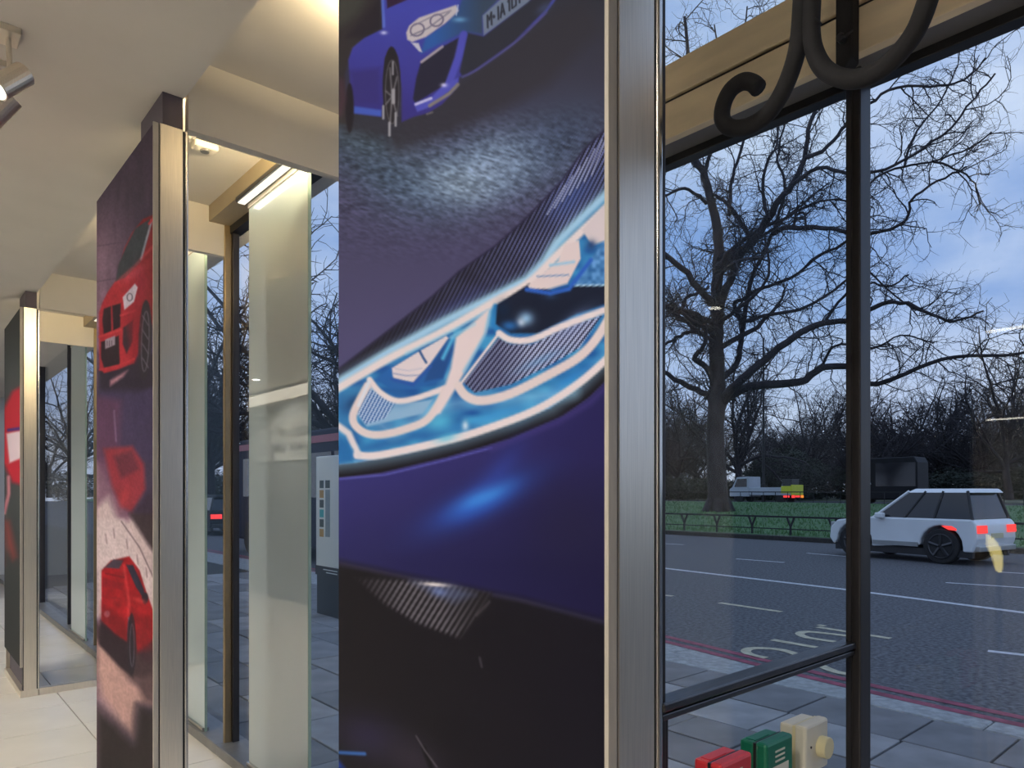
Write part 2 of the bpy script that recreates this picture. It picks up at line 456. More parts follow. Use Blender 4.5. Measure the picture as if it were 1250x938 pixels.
MB().box(-0.055, 0.055, -0.035, 0.035, -0.03, 0.002).build('housing', MAT['plaster_bay'], sm, bevel=0.01)
MB().cyl((0, 0, -0.038), (0, 0, -0.028), 0.02, 16).build('sensor', MAT['grey_metal'], sm)
tag(sm, 'small pale detector on the lit ceiling behind the red car poster', 'detector')

# ------------------------------------------------------------------ poster printing
class Paint:
    def __init__(s, x, y):
        s.x, s.y = x, y; s.c = np.zeros((len(x), 3))
    def _col(s, c, idx):
        if callable(c): return c(s.x[idx], s.y[idx])
        return np.array(c, float)
    def _apply(s, idx, a, c):
        cc = s._col(c, idx)
        s.c[idx] = s.c[idx] * (1 - a[:, None]) + cc * a[:, None]
    def _box(s, pts, pad):
        p = np.array(pts, float)
        return np.nonzero((s.x > p[:, 0].min() - pad) & (s.x < p[:, 0].max() + pad) & (s.y > p[:, 1].min() - pad) & (s.y < p[:, 1].max() + pad))[0]
    def fill(s, c):
        s.c[:] = s._col(c, np.arange(len(s.x)))
    def _segd(s, idx, pts, closed):
        x, y = s.x[idx], s.y[idx]; d = np.full(len(idx), 1e9); ins = np.zeros(len(idx), bool); n = len(pts)
        for i in range(n if closed else n - 1):
            ax, ay = pts[i]; bx, by = pts[(i + 1) % n]
            ex, ey = bx - ax, by - ay; L = ex * ex + ey * ey + 1e-9
            t = np.clip(((x - ax) * ex + (y - ay) * ey) / L, 0, 1)
            d = np.minimum(d, (x - ax - t * ex) ** 2 + (y - ay - t * ey) ** 2)
            if closed and ay != by:
                hit = ((ay > y) != (by > y)) & (x < ex * (y - ay) / (by - ay) + ax)
                ins ^= hit
        return np.sqrt(d), ins
    def poly(s, pts, c, soft=1.0, alpha=1.0):
        idx = s._box(pts, soft * 2)
        if not len(idx): return
        d, ins = s._segd(idx, pts, True)
        sd = np.where(ins, -d, d)
        s._apply(idx, np.clip(0.5 - sd / (2 * soft), 0, 1) * alpha, c)
    def stroke(s, pts, w, c, soft=1.0, alpha=1.0):
        idx = s._box(pts, w + soft * 2)
        if not len(idx): return
        d, _ = s._segd(idx, pts, False)
        s._apply(idx, np.clip(0.5 - (d - w / 2) / (2 * soft), 0, 1) * alpha, c)
    def blob(s, cx, cy, rx, ry, ang, c, alpha=1.0, p=2.0):
        ca, sa = math.cos(R(ang)), math.sin(R(ang))
        u = ((s.x - cx) * ca + (s.y - cy) * sa) / rx; v = (-(s.x - cx) * sa + (s.y - cy) * ca) / ry
        a = np.exp(-(u * u + v * v) ** (p / 2)) * alpha
        idx = np.nonzero(a > 0.01)[0]
        if len(idx): s._apply(idx, a[idx], c)
    def ell(s, cx, cy, rx, ry, ang, c, soft=1.0, alpha=1.0, ring=None):
        t = np.linspace(0, 2 * math.pi, 28)[:-1]; ca, sa = math.cos(R(ang)), math.sin(R(ang))
        pts = [(cx + rx * math.cos(q) * ca - ry * math.sin(q) * sa, cy + rx * math.cos(q) * sa + ry * math.sin(q) * ca) for q in t]
        if ring: s.stroke(pts + pts[:1], ring, c, soft, alpha)
        else: s.poly(pts, c, soft, alpha)

def vnoise(x, y, seed=0):
    xi, yi = np.floor(x), np.floor(y); fx, fy = x - xi, y - yi
    fx = fx * fx * (3 - 2 * fx); fy = fy * fy * (3 - 2 * fy)
    def h(a, b):
        v = np.sin(a * 127.1 + b * 311.7 + seed * 74.7) * 43758.5453
        return v - np.floor(v)
    return (h(xi, yi) * (1 - fx) + h(xi + 1, yi) * fx) * (1 - fy) + (h(xi, yi + 1) * (1 - fx) + h(xi + 1, yi + 1) * fx) * fy

def curve(pts, n=6):                                            # smooth a polyline
    out = []; P = [np.array(p, float) for p in pts]
    for i in range(len(P) - 1):
        p0, p1, p2, p3 = P[max(i - 1, 0)], P[i], P[i + 1], P[min(i + 2, len(P) - 1)]
        for k in range(n):
            t = k / n
            out.append(tuple(0.5 * ((2 * p1) + (-p0 + p2) * t + (2 * p0 - 5 * p1 + 4 * p2 - p3) * t * t + (-p0 + 3 * p1 - 3 * p2 + p3) * t ** 3)))
    out.append(tuple(P[-1])); return out

def stripes(ang, period, c0, c1, duty=0.5, fade=None):
    ca, sa = math.cos(R(ang)), math.sin(R(ang))
    def f(x, y):
        u = (-(x) * sa + y * ca) / period
        w = 0.5 + 0.5 * np.cos(2 * math.pi * u)
        w = np.clip((w - (1 - duty)) * 3 + 0.5, 0, 1)
        if fade is not None: w = w * fade(x, y)
        return np.array(c0)[None] * (1 - w[:, None]) + np.array(c1)[None] * w[:, None]
    return f

def zm(x0, y0, sc):
    return lambda pts: [(x0 + a / sc, y0 + b / sc) for a, b in pts]

def poster_mesh(name, y0, y1, rows, cols, painter, parent, gain):
    zs = np.concatenate([np.linspace(ZP0, rows[0], 12)[:-1], np.linspace(rows[0], rows[1], rows[2]), np.linspace(rows[1], ZP1, 12)[1:]])
    # columns spaced evenly in the picture of the flat sheet, not on the sheet: a finer print where the sheet is close
    kk = np.linspace(0, 1, cols); ys = 1 / (1 / y0 + (1 / y1 - 1 / y0) * kk) if y0 > 0.3 else np.linspace(y0, y1, cols)
    Y, Z = np.meshgrid(ys, zs); nz, ny = Y.shape
    X = np.full(Y.size, XP); Yf, Zf = Y.ravel(), Z.ravel()
    dep = X * SN + Yf * CS; px = CX + FPX * (X * CS - Yf * SN) / dep; py = HOR - FPX * (Zf - EYE) / dep
    P = Paint(px, py); painter(P)
    rgb = np.clip(P.c, 0, 255) / 255
    rgb = np.where(rgb <= 0.04045, rgb / 12.92, ((rgb + 0.055) / 1.055) ** 2.4)
    rgb = np.clip(rgb * gain, 0.002, 0.92)
    me = bpy.data.meshes.new(name)
    verts = np.stack([X, Yf, Zf], 1)
    i = np.arange(nz - 1)[:, None] * ny + np.arange(ny - 1)[None]
    F = np.stack([i, i + ny, i + ny + 1, i + 1], -1).reshape(-1, 4)
    me.from_pydata(verts.tolist(), [], F.tolist())
    at = me.attributes.new('print', 'FLOAT_COLOR', 'POINT')
    at.data.foreach_set('color', np.concatenate([rgb, np.ones((len(rgb), 1))], 1).astype(np.float32).ravel())
    me.update(); me.materials.append(PRINT)
    o = bpy.data.objects.new(name, me); COL.objects.link(o); o.parent = parent
    return o
PRINT = print_mat('poster_print')

WHITE, WARM = (232, 219, 214), (225, 210, 204)
def paint_headlamp(P):
    def bg(x, y):
        t = np.clip(y / 420, 0, 1)[:, None]
        a, b = np.array((60, 62, 72.)), np.array((80, 76, 112.))
        c = a * (1 - t) + b * t
        r = np.clip((x - 560) / 180, 0, 1)[:, None] * np.clip((200 - y) / 200, 0, 1)[:, None]
        return c * (1 - 0.12 * r)
    P.fill(bg)
    # wet cobbles lit by the lamps
    P.blob(440, 165, 70, 30, 20, (78, 96, 104), 0.8)
    P.blob(470, 215, 80, 30, 25, (70, 90, 105), 0.6)
    P.blob(590, 208, 115, 46, -14, (92, 118, 140), 0.85)
    P.blob(600, 205, 60, 30, -20, (140, 160, 185), 0.8)
    P.blob(560, 225, 40, 22, 15, (150, 170, 185), 0.5)
    P.blob(690, 165, 60, 40, -25, (62, 76, 100), 0.6)
    n = vnoise(P.x / 7 + P.y / 16, P.y / 2.6 - P.x / 9, 3) * 0.65 + vnoise(P.x / 3.2, P.y / 1.7 - P.x / 7, 5) * 0.35
    band = np.clip((P.y - 120) / 50, 0, 1) * np.clip((330 - P.y) / 90, 0, 1)
    P.c *= (1 + (n - 0.5) * 0.75 * band)[:, None]
    A = zm(410, 0, 4.63)
    # the dark ground below the car
    P.poly(A([(20, 560), (440, 640), (900, 300), (1250, 60), (1400, 0), (1500, 160), (1200, 480), (900, 640), (640, 760), (330, 860), (280, 790), (60, 750), (20, 720)]), (56, 55, 62), 10, 0.85)
    P.poly(A([(-40, -60), (255, -60), (255, 165), (160, 215), (90, 270), (50, 420), (60, 700), (-40, 700)]), (62, 58, 58), 2)
    P.poly(A([(-40, -60), (190, -60), (120, 80), (20, 150), (-40, 170)]), (78, 80, 72), 6, 0.8)
    P.poly(A([(60, 210), (180, 60), (255, -20), (255, 165), (160, 215)]), (48, 44, 50), 4, 0.8)
    def blue(x, y):
        t = np.clip((y - 10) / 130, 0, 1)[:, None]
        return np.array((74, 80, 178.)) * (1 - t) + np.array((62, 56, 132.)) * t
    P.poly(A([(262, -80), (262, 165), (160, 215), (95, 270), (70, 340), (78, 440), (95, 640), (255, 660), (270, 560), (275, 330), (312, 262), (352, 320), (372, 500), (372, 690), (440, 660), (520, 640), (600, 590), (690, 490), (700, 435), (800, 395), (1000, 250), (1190, 70), (1300, -80)]), blue, 1.2)
    P.poly(A([(80, 400), (250, 380), (250, 590), (100, 600)]), (62, 56, 122), 4, 0.8)
    P.poly(A([(98, 600), (258, 622), (258, 658), (98, 640)]), (72, 98, 190), 1.5)
    P.poly(A([(285, -40), (420, -40), (400, 0), (290, 48)]), (62, 44, 66), 1)
    P.stroke(A([(262, -40), (272, 150)]), 3.5, (96, 118, 205), 1)
    P.blob(468.5, 40, 4, 2.2, 0, (200, 205, 235), 1)
    P.poly(A([(690, 60), (730, -60), (980, -60), (830, 90), (830, 195), (730, 180), (560, 262), (480, 305), (505, 215), (620, 135)]), lambda x, y: np.array((52, 98, 168.)) * (1 - np.clip((x - 530) / 60, 0, 1)[:, None]) + np.array((62, 78, 98.)) * np.clip((x - 530) / 60, 0, 1)[:, None], 2)
    P.blob(561, 24, 8, 3, 0, (120, 180, 225), 0.8)
    # lower grille and number plate
    P.poly(A([(745, 185), (835, 205), (1110, -10), (1250, -40), (1180, 60), (1000, 245), (800, 388), (715, 432), (700, 405)]), (52, 54, 64), 1.5)
    P.poly(A([(830, 88), (960, -30), (1130, -30), (1085, 12), (836, 200)]), (118, 132, 152), 1.0)
    PL = lambda u, v: (830 + u * 260 + 3 * v, 88 - u * 205 + v * 108)
    def glyph(u0, segs):
        for a in segs:
            P.stroke(A([PL(u0 + q[0] * 0.085, 0.18 + q[1] * 0.64) for q in a]), 2.2, (48, 52, 62), 0.8)
    glyph(0.10, [[(0, 1), (0, 0), (.5, .5), (1, 0), (1, 1)]])
    P.ell(*A([PL(0.235, .5)])[0], 1.8, 2.2, 0, (48, 52, 62))
    glyph(0.29, [[(.5, 0), (.5, 1)]]); glyph(0.38, [[(0, 1), (.5, 0), (1, 1)], [(.2, .65), (.8, .65)]])
    glyph(0.53, [[(.2, .2), (.5, 0), (.5, 1)]]); glyph(0.63, [[(0, 0), (1, 0), (1, 1), (0, 1), (0, 0)]]); glyph(0.75, [[(.2, .2), (.5, 0), (.5, 1)]])
    P.stroke(A(curve([(715, 435), (800, 392), (1000, 250), (1110, 150), (1190, 70)])), 2.6, (86, 84, 140), 1)
    P.blob(664, 10, 10, 5, -35, (70, 80, 110), 0.8)
    # air intake
    P.poly(A([(480, 352), (600, 265), (695, 213), (692, 290), (625, 462), (600, 490), (450, 582), (436, 560), (455, 440)]), (47, 46, 62), 1.2)
    P.stroke(A([(484, 350), (602, 264)]), 3.2, (168, 160, 165), 1)
    P.stroke(A([(722, 195), (690, 330), (640, 470)]), 9, (84, 86, 186), 1.5)
    P.poly(A([(440, 585), (540, 548), (610, 480), (690, 440), (690, 480), (600, 545), (520, 610), (460, 632)]), (86, 90, 190), 1.2)
    P.stroke(A([(452, 590), (538, 556)]), 3.2, (200, 200, 232), 1); P.blob(542, 104, 4, 2.5, 0, (205, 205, 240), 1)
    P.stroke(A([(690, 478), (640, 530), (530, 598)]), 4, (138, 132, 122), 1.2)
    P.stroke(A([(515, 645), (545, 635)]), 2, (120, 116, 110), 1)
    # headlamp of the small car
    P.poly(A([(398, 185), (415, 145), (470, 100), (680, 28), (694, 62), (620, 130), (510, 208), (430, 238), (404, 225)]), (205, 198, 198), 1.2)
    for cx, cy, r in ((460, 168, 40), (570, 115, 38)):
        P.ell(*A([(cx, cy)])[0], r / 4.63, r / 5.6, -30, (110, 105, 130), 0.8, 1, 2.0)
    P.stroke(A([(425, 200), (520, 160), (640, 70)]), 1.5, (120, 116, 136), 1)
    P.stroke(A([(430, 150), (540, 95), (650, 60)]), 1.3, (135, 130, 150), 1)
    P.stroke(A([(690, 30), (680, 85)]), 1.4, (190, 205, 225), 0.8)
    P.poly(A([(425, 240), (468, 244), (488, 296), (470, 290)]), (205, 205, 215), 1)
    # wheels
    P.ell(*A([(315, 485)])[0], 51 / 4.63, 222 / 4.63, 0, (46, 43, 47), 1)
    P.ell(*A([(318, 520)])[0], 38 / 4.63, 180 / 4.63, 0, (92, 90, 92), 0.8, 0.9, 1.6)
    for q in (-170, -110, -40, 40, 110, 165):
        P.stroke(A([(318, 545), (318 + 36 * math.cos(R(q)), 545 + 170 * math.sin(R(q)))]), 2.0, (112, 110, 112), 1)
    for u, v, ww in ((268, 640, 2.4), (325, 550, 4), (338, 680, 2.6), (303, 735, 3), (322, 390, 2)):
        P.stroke(A([(u, v - 40), (u, v + 30)]), ww, (165, 165, 168), 1)
    P.ell(*A([(78, 610)])[0], 24 / 4.63, 140 / 4.63, 0, (44, 40, 44), 1.2)
    P.stroke(A([(20, 640), (40, 560), (30, 460)]), 7, (92, 60, 74), 4, 0.6)
    # ------------ the big headlamp
    B = zm(400, 300, 3.128)
    up = [(412, 452), (464, 412), (528, 362), (560, 332), (605, 300), (640, 269), (687, 220), (712, 184), (745, 152)]
    lo = [(412, 467), (445, 447), (477, 428), (541, 393), (605, 361), (643, 341), (664, 320), (680, 296), (708, 268), (745, 232)]
    nx = lambda x, y: np.clip((x - 440) / 260, 0.06, 1) * (0.55 + 0.45 * vnoise(x / 30, y / 30, 9))
    P.poly(up + lo[::-1], stripes(-63, 4.6, (34, 32, 44), (116, 124, 172), 0.42, nx), 1.2)
    P.blob(700, 240, 40, 16, -45, (60, 90, 160), 0.45); P.blob(560, 370, 50, 9, -30, (70, 80, 140), 0.35)
    P.stroke(up, 2.5, (44, 42, 66), 1.5)
    for i in range(7):
        P.stroke([(668 + i * 9, 262 - i * 8), (690 + i * 9, 226 - i * 11)], 1.3, (168, 178, 210), 0.8)
    P.stroke([(612, 352), (645, 336), (668, 316), (676, 303)], 2.2, (24, 26, 40), 1)
    rim = [(412, 567), (435, 565), (496, 554), (560, 538), (624, 517), (672, 498), (707, 473), (745, 436)]
    blk = [(412, 584), (464, 578), (544, 559), (624, 536), (688, 508), (720, 485), (745, 460)]
    P.poly(rim + blk[::-1], (29, 27, 33), 1.2)
    def lampblue(x, y):
        t = vnoise(x / 18, y / 9, 11)[:, None]
        return np.array((30, 84, 150.)) * (1 - t) + np.array((70, 160, 205.)) * t
    P.poly(lo + rim[::-1], lampblue, 1.0)
    P.poly(B([(40, 560), (150, 520), (95, 640), (70, 700), (40, 690)]), (52, 116, 168), 3, 0.7)
    P.blob(432, 492, 14, 8, -35, (25, 58, 100), 0.8)
    P.blob(535, 516, 22, 12, -15, (90, 190, 220), 0.8); P.blob(605, 508, 60, 7, -18, (66, 156, 212), 0.7); P.blob(690, 470, 50, 7, -38, (52, 140, 205), 0.8)
    P.blob(470, 541, 50, 6, -14, (38, 100, 160), 0.8)
    # bright tubes
    for gp in (lo, rim, [(700, 480), (560, 492), (520, 500)], [(440, 500), (480, 530), (530, 500), (595, 385)]): P.stroke(gp, 14, (150, 204, 230), 7, 0.45)
    P.stroke(lo, 9, (160, 205, 228), 3)
    P.stroke(B(curve([(35, 548), (240, 428), (440, 328), (640, 212), (770, 140), (900, 12), (1080, -160)])), 9.5, WHITE, 2)
    P.stroke(B(curve([(300, 412), (500, 312), (640, 232)])), 3, (150, 205, 228), 2, 0.7)
    # left projector
    P.poly(B([(180, 512), (245, 462), (330, 410), (478, 332), (484, 395), (440, 512), (330, 548), (240, 548)]), (40, 100, 166), 1.5)
    P.poly(B([(385, 470), (470, 350), (478, 400), (440, 505), (370, 520)]), (36, 74, 130), 2, 0.8)
    P.stroke(B([(440, 430), (478, 352)]), 4, (88, 182, 222), 2)
    P.poly(B([(245, 468), (330, 415), (452, 345), (462, 352), (385, 460), (330, 522), (250, 508)]), (224, 212, 210), 1.2)
    P.stroke(B([(250, 488), (300, 497), (350, 495)]), 1.6, (150, 160, 190), 1); P.stroke(B([(258, 470), (310, 478), (360, 468)]), 1.0, (185, 185, 200), 1)
    P.stroke(B([(352, 404), (366, 430), (376, 446)]), 3, (60, 92, 140), 1)
    P.stroke(B([(245, 510), (325, 532), (392, 462)]), 4, (44, 88, 162), 1.5)
    # left honeycomb strip
    P.poly(B([(158, 528), (108, 640), (150, 692), (362, 642), (402, 588), (290, 605), (225, 580)]), (140, 180, 208), 1.5)
    P.poly(B([(155, 545), (112, 636), (145, 682), (220, 660), (262, 600), (225, 580)]), stripes(-62, 3.9, (50, 96, 160), (176, 200, 224), 0.5), 1.2)
    P.blob(492, 492, 14, 6, -14, (96, 150, 192), 0.7)
    # left ring
    P.stroke(B(curve([(160, 512), (200, 560), (260, 592), (330, 585), (440, 548)])), 7, WHITE, 1.5)
    P.stroke(B(curve([(152, 535), (112, 610), (96, 655), (108, 690), (150, 718), (210, 722), (300, 700), (375, 668), (420, 610), (450, 548)])), 9.5, WARM, 1.5)
    P.stroke(B([(158, 520), (118, 610)]), 4, (220, 225, 228), 1.5)
    # the bright wedge between the two
    P.poly(B([(440, 560), (470, 470), (490, 350), (560, 290), (622, 235), (606, 330), (530, 470), (480, 560), (430, 640), (400, 650)]), (228, 212, 208), 2)
    P.stroke(B([(620, 250), (600, 340), (520, 480)]), 3, (120, 190, 222), 2, 0.7); P.stroke(B([(470, 350), (560, 300)]), 3, (150, 208, 228), 2, 0.7)
    # right housing
    P.poly(B([(642, 228), (770, 145), (860, 175), (940, 150), (1085, 140), (1085, 215), (950, 262), (800, 335), (700, 335), (640, 300)]), (25, 32, 50), 1.5)
    P.stroke(B([(640, 230), (632, 300), (650, 330)]), 5, (44, 130, 190), 2)
    P.blob(642, 389, 9, 8, 0, (150, 196, 230), 0.9); P.blob(636, 394, 5, 5, 0, (215, 228, 240), 0.8); P.blob(622, 398, 10, 6, 0, (44, 112, 178), 0.9); P.blob(615, 378, 8, 10, 0, (20, 40, 66), 0.8); P.blob(672, 362, 8, 4, 0, (44, 66, 96), 0.8)
    P.poly(B([(940, 152), (1000, 55), (1085, -60), (1085, 152)]), lambda x, y: np.array((40, 96, 150.)) + 70 * vnoise(x / 5, y / 5, 4)[:, None], 1.5)
    P.stroke(B([(930, 152), (1085, 150)]), 2, (170, 208, 228), 1)
    P.poly(B([(764, 152), (880, 58), (905, -5), (960, -20), (966, 50), (915, 145), (850, 165), (770, 168)]), (226, 210, 206), 1.3)
    P.stroke(B([(800, 118), (920, 112)]), 1.8, (120, 150, 190), 1); P.stroke(B([(850, 75), (940, 62)]), 3, (150, 200, 224), 1.5)
    P.stroke(B([(760, 168), (850, 182), (922, 165), (1005, 55)]), 5, (46, 98, 188), 1.5)
    P.poly(B([(970, -60), (1060, -160), (1085, -160), (1085, -30), (1010, 0)]), (216, 205, 204), 1.5); P.blob(722, 299, 6, 6, 0, (40, 66, 110), 0.9)
    # right honeycomb strip
    nd = lambda x, y: np.clip((x - 560) / 90, 0.55, 1)
    P.poly(B([(652, 352), (518, 522), (560, 562), (700, 530), (850, 455), (960, 392), (1046, 268), (900, 318), (780, 378), (700, 378)]), stripes(-52, 4.9, (38, 38, 66), (176, 186, 216), 0.5, nd), 1.2)
    P.blob(700, 395, 26, 10, -40, (140, 160, 205), 0.5); P.blob(660, 440, 30, 5, -25, (110, 165, 210), 0.5)
    P.stroke(B([(650, 340), (506, 530)]), 3, WHITE, 1.2)
    P.stroke(B(curve([(655, 335), (700, 360), (780, 358), (900, 306), (1085, 236)])), 8, WHITE, 1.5)
    P.stroke(B(curve([(498, 535), (530, 575), (590, 592), (700, 565), (850, 490), (960, 425), (1030, 350), (1090, 250)])), 11, WARM, 1.5)
    P.stroke(B(curve([(110, 800), (200, 800), (440, 748), (600, 702), (800, 625), (960, 525), (1085, 415)])), 9, WHITE, 1.5)
    P.stroke(B([(40, 688), (80, 718), (118, 800)]), 8, (222, 214, 212), 2); P.poly(B([(40, 720), (95, 780), (95, 825), (40, 830)]), (40, 110, 168), 3)
    P.blob(568, 520, 4, 6, 0, (205, 225, 232), 0.9); P.blob(545, 535, 14, 5, -14, (96, 196, 222), 0.7)
    # ------------ the painted wing below
    def wing(x, y):
        t = np.clip((x - 412) / 320, 0, 1)[:, None]; q = np.clip((y - 560) / 130, 0, 1)[:, None]
        c = np.array((58, 55, 120.)) * (1 - t) + np.array((40, 36, 84.)) * t
        return c * (1 - 0.28 * q)
    low = [(412, 686), (480, 700), (560, 716), (640, 732), (745, 760)]
    P.poly(blk + low[::-1], wing, 1.5)
    P.stroke([(415, 585), (470, 580), (544, 562), (600, 547)], 1.8, (92, 92, 170), 1.5)
    P.stroke([(600, 548), (680, 516), (720, 492), (745, 468)], 6, (66, 58, 120), 4, 0.7)
    P.blob(588, 612, 62, 18, -26, (44, 96, 196), 0.9); P.blob(592, 606, 30, 9, -24, (66, 150, 226), 0.9); P.blob(610, 575, 40, 14, -50, (50, 72, 160), 0.5)
    P.blob(700, 640, 60, 60, 0, (36, 33, 62), 0.7)
    # dark bumper
    P.poly(low + [(745, 1400), (400, 1400), (400, 686)], lambda x, y: np.array((29, 26, 29.))[None] + np.clip((x - 412) / 330, 0, 1)[:, None] * np.array((-4, -3, 2.)), 7)
    C = zm(400, 600, 2.776)
    fd = lambda x, y: np.clip((y - 700) / 10, 0, 1) * np.clip((600 - x) / 60, 0.2, 1) * np.clip((x - 430) / 60, 0.15, 1)
    P.poly(C([(90, 292), (350, 308), (556, 345), (540, 390), (445, 498), (300, 445), (190, 380)]), stripes(-58, 6.5, (33, 30, 33), (100, 96, 100), 0.42, fd), 3)
    P.poly(C([(280, 305), (420, 315), (500, 350), (430, 378), (360, 350)]), (84, 96, 130), 6, 0.55)
    P.blob(531, 714, 16, 2.2, 4, (235, 225, 215), 1); P.blob(536, 723, 9, 5, 10, (110, 130, 180), 0.7)
    P.stroke(C([(505, 420), (548, 375)]), 2, (90, 86, 88), 2, 0.7)
    P.stroke(C([(515, 565), (522, 595)]), 2.2, (88, 84, 88), 1.5, 0.8)
    P.blob(450, 900, 40, 26, 20, (46, 42, 66), 0.8); P.blob(505, 930, 40, 26, 30, (50, 44, 54), 0.8)
    P.stroke(C([(325, 870), (350, 935)]), 5, (18, 16, 20), 2); P.stroke(C([(300, 830), (330, 880), (370, 935)]), 1.6, (92, 88, 92), 1.2)
    P.stroke(C([(25, 885), (125, 890)]), 3, (60, 120, 200), 2); P.poly(C([(20, 890), (60, 940), (20, 940)]), (30, 60, 140), 3)

def paint_red(P):
    def bg(x, y):
        t = np.clip((x - 128) / 50, 0, 1)[:, None]
        c = np.array((134, 106, 118.)) * (1 - t) + np.array((66, 56, 74.)) * t
        d = np.clip((300 - y) / 70, 0, 1)[:, None]
        c = c * (1 - d) + np.array((78, 66, 78.)) * d
        return c * (0.94 + 0.12 * vnoise(x / 4, y / 40, 2))[:, None]
    P.fill(bg)
    F = zm(110, 230, 3.475)
    for y in (240, 390): P.stroke(F([(30, y + 6), (150, y - 14)]), 1.0, (98, 80, 92), 1)
    P.poly(F([(30, 700), (280, 620), (280, 960), (30, 960)]), (66, 56, 82), 6)
    P.poly(F([(35, 770), (180, 720), (275, 700), (275, 840), (180, 885), (40, 870)]), (46, 38, 50), 3)
    P.poly(F([(85, 815), (160, 772), (140, 800), (85, 840)]), (172, 122, 128), 2)
    P.poly(F([(275, 108), (225, 130), (180, 185), (145, 255), (110, 390), (75, 440), (50, 490), (38, 530), (38, 600), (40, 765), (60, 785), (120, 768), (185, 742), (205, 700), (215, 560), (250, 540), (275, 620), (275, 108)]), lambda x, y: np.array((176, 44, 52.)) * (1.0 - 0.30 * np.clip((x - 150) / 40, 0, 1))[:, None], 1.2)
    P.poly(F([(252, 130), (192, 170), (152, 250), (122, 320), (106, 398), (150, 378), (215, 310), (250, 190)]), (64, 70, 72), 1)
    P.stroke(F([(262, 135), (238, 220), (216, 300)]), 2.6, (152, 158, 164), 1); P.stroke(F([(275, 120), (250, 150)]), 2.5, (206, 60, 62), 1)
    P.blob(162, 335, 16, 5, -35, (214, 92, 96), 0.7); P.blob(172, 345, 10, 20, 0, (160, 40, 66), 0.5)
    P.poly(F([(58, 512), (88, 500), (90, 605), (58, 620), (52, 560)]), (48, 34, 40), 1); P.poly(F([(94, 498), (130, 488), (128, 588), (98, 604)]), (48, 34, 40), 1)
    P.poly(F([(46, 652), (122, 625), (126, 752), (60, 765), (46, 720)]), (46, 32, 38), 1)
    P.poly(F([(64, 642), (106, 625), (106, 664), (64, 682)]), (158, 144, 148), 0.8)
    for u in (72, 82, 92): P.stroke(F([(u, 648), (u, 668)]), 1.0, (90, 76, 84), 0.7)
    P.poly(F([(138, 462), (190, 404), (202, 420), (186, 482), (145, 516)]), (200, 190, 194), 0.9); P.ell(*F([(168, 462)])[0], 3.2, 4.5, 0, (96, 90, 100), 0.7, 1, 1.3)
    P.poly(F([(140, 592), (182, 560), (180, 650), (155, 702), (138, 660)]), (62, 40, 48), 1.2); P.stroke(F([(130, 540), (190, 520)]), 2, (216, 70, 74), 1)
    P.ell(*F([(232, 645)])[0], 28 / 3.475, 172 / 3.475, 2, (48, 42, 47), 1); P.ell(*F([(234, 650)])[0], 16 / 3.475, 128 / 3.475, 2, (98, 92, 98), 0.8, 1, 1.2)
    for v in (540, 600, 660, 720): P.stroke(F([(222, v), (246, v + 40)]), 1.2, (104, 98, 104), 0.8)
    P.stroke(F([(115, 900), (112, 938)]), 1, (190, 180, 200), 1)
    K = zm(0, 360, 1.6229)
    P.poly(K([(190, 190), (306, 190), (306, 330), (190, 330)]), (64, 54, 80), 5, 0.9)
    P.poly(K([(190, 330), (250, 430), (306, 480), (306, 640), (190, 640)]), (196, 174, 166), 4)
    P.poly(K([(190, 200), (240, 210), (235, 330), (262, 440), (240, 460), (215, 400), (190, 420)]), (100, 60, 82), 5, 0.7)
    P.poly(K([(205, 305), (262, 300), (285, 335), (288, 385), (262, 432), (240, 420), (222, 380)]), (146, 52, 60), 3)
    P.poly(K([(225, 320), (262, 310), (276, 345), (240, 365)]), (96, 46, 58), 3, 0.8); P.blob(152, 606, 5, 12, 20, (196, 66, 66), 0.6)
    P.poly(K([(262, 430), (306, 380), (306, 500)]), (58, 46, 60), 4); P.stroke(K([(226, 230), (230, 290)]), 1.2, (170, 160, 176), 1.5, 0.6)
    G = zm(110, 640, 3.147)
    P.poly(G([(20, -20), (130, -20), (252, 230), (252, 360), (150, 150), (20, 170)]), (206, 186, 178), 3)
    P.poly(G([(150, -40), (260, -40), (260, 130), (210, 60)]), (62, 50, 52), 3)
    P.stroke(G([(120, -10), (190, 90), (250, 220)]), 1.4, (110, 92, 92), 1); 
    for u, v in ((60, 40), (90, 20), (140, 60), (180, 120), (215, 170)): P.stroke(G([(u, v), (u + 4, v + 34)]), 1.3, (140, 118, 116), 1)
    P.poly(G([(20, 380), (252, 480), (252, 640), (20, 560)]), (70, 52, 54), 5)
    P.poly(G([(20, 450), (60, 470), (160, 600), (250, 640), (250, 700), (180, 690), (170, 820), (110, 760), (40, 660), (20, 560)]), (190, 150, 136), 7)
    P.poly(G([(170, 600), (252, 570), (252, 700), (210, 680)]), (92, 70, 70), 5)
    P.poly(G([(20, 700), (100, 770), (165, 840), (185, 700), (255, 720), (255, 1200), (20, 1200)]), (44, 36, 36), 9)
    P.poly(G([(44, 178), (80, 140), (150, 124), (190, 178), (215, 258), (248, 350), (248, 430), (230, 480), (182, 492), (165, 350), (145, 360), (140, 452), (100, 425), (44, 372)]), lambda x, y: np.array((190, 30, 38.)) * (0.72 + 0.25 * vnoise(x / 9, y / 9, 3))[:, None], 1)
    P.poly(G([(40, 368), (100, 424), (142, 452), (165, 592), (110, 545), (34, 462)]), (48, 34, 40), 2)
    P.poly(G([(54, 168), (90, 136), (128, 140), (112, 172)]), (70, 58, 68), 1); P.poly(G([(138, 156), (165, 158), (206, 250), (212, 296), (176, 242)]), (46, 46, 60), 1); P.ell(*G([(211, 285)])[0], 4, 7, 0, (46, 38, 46), 1)
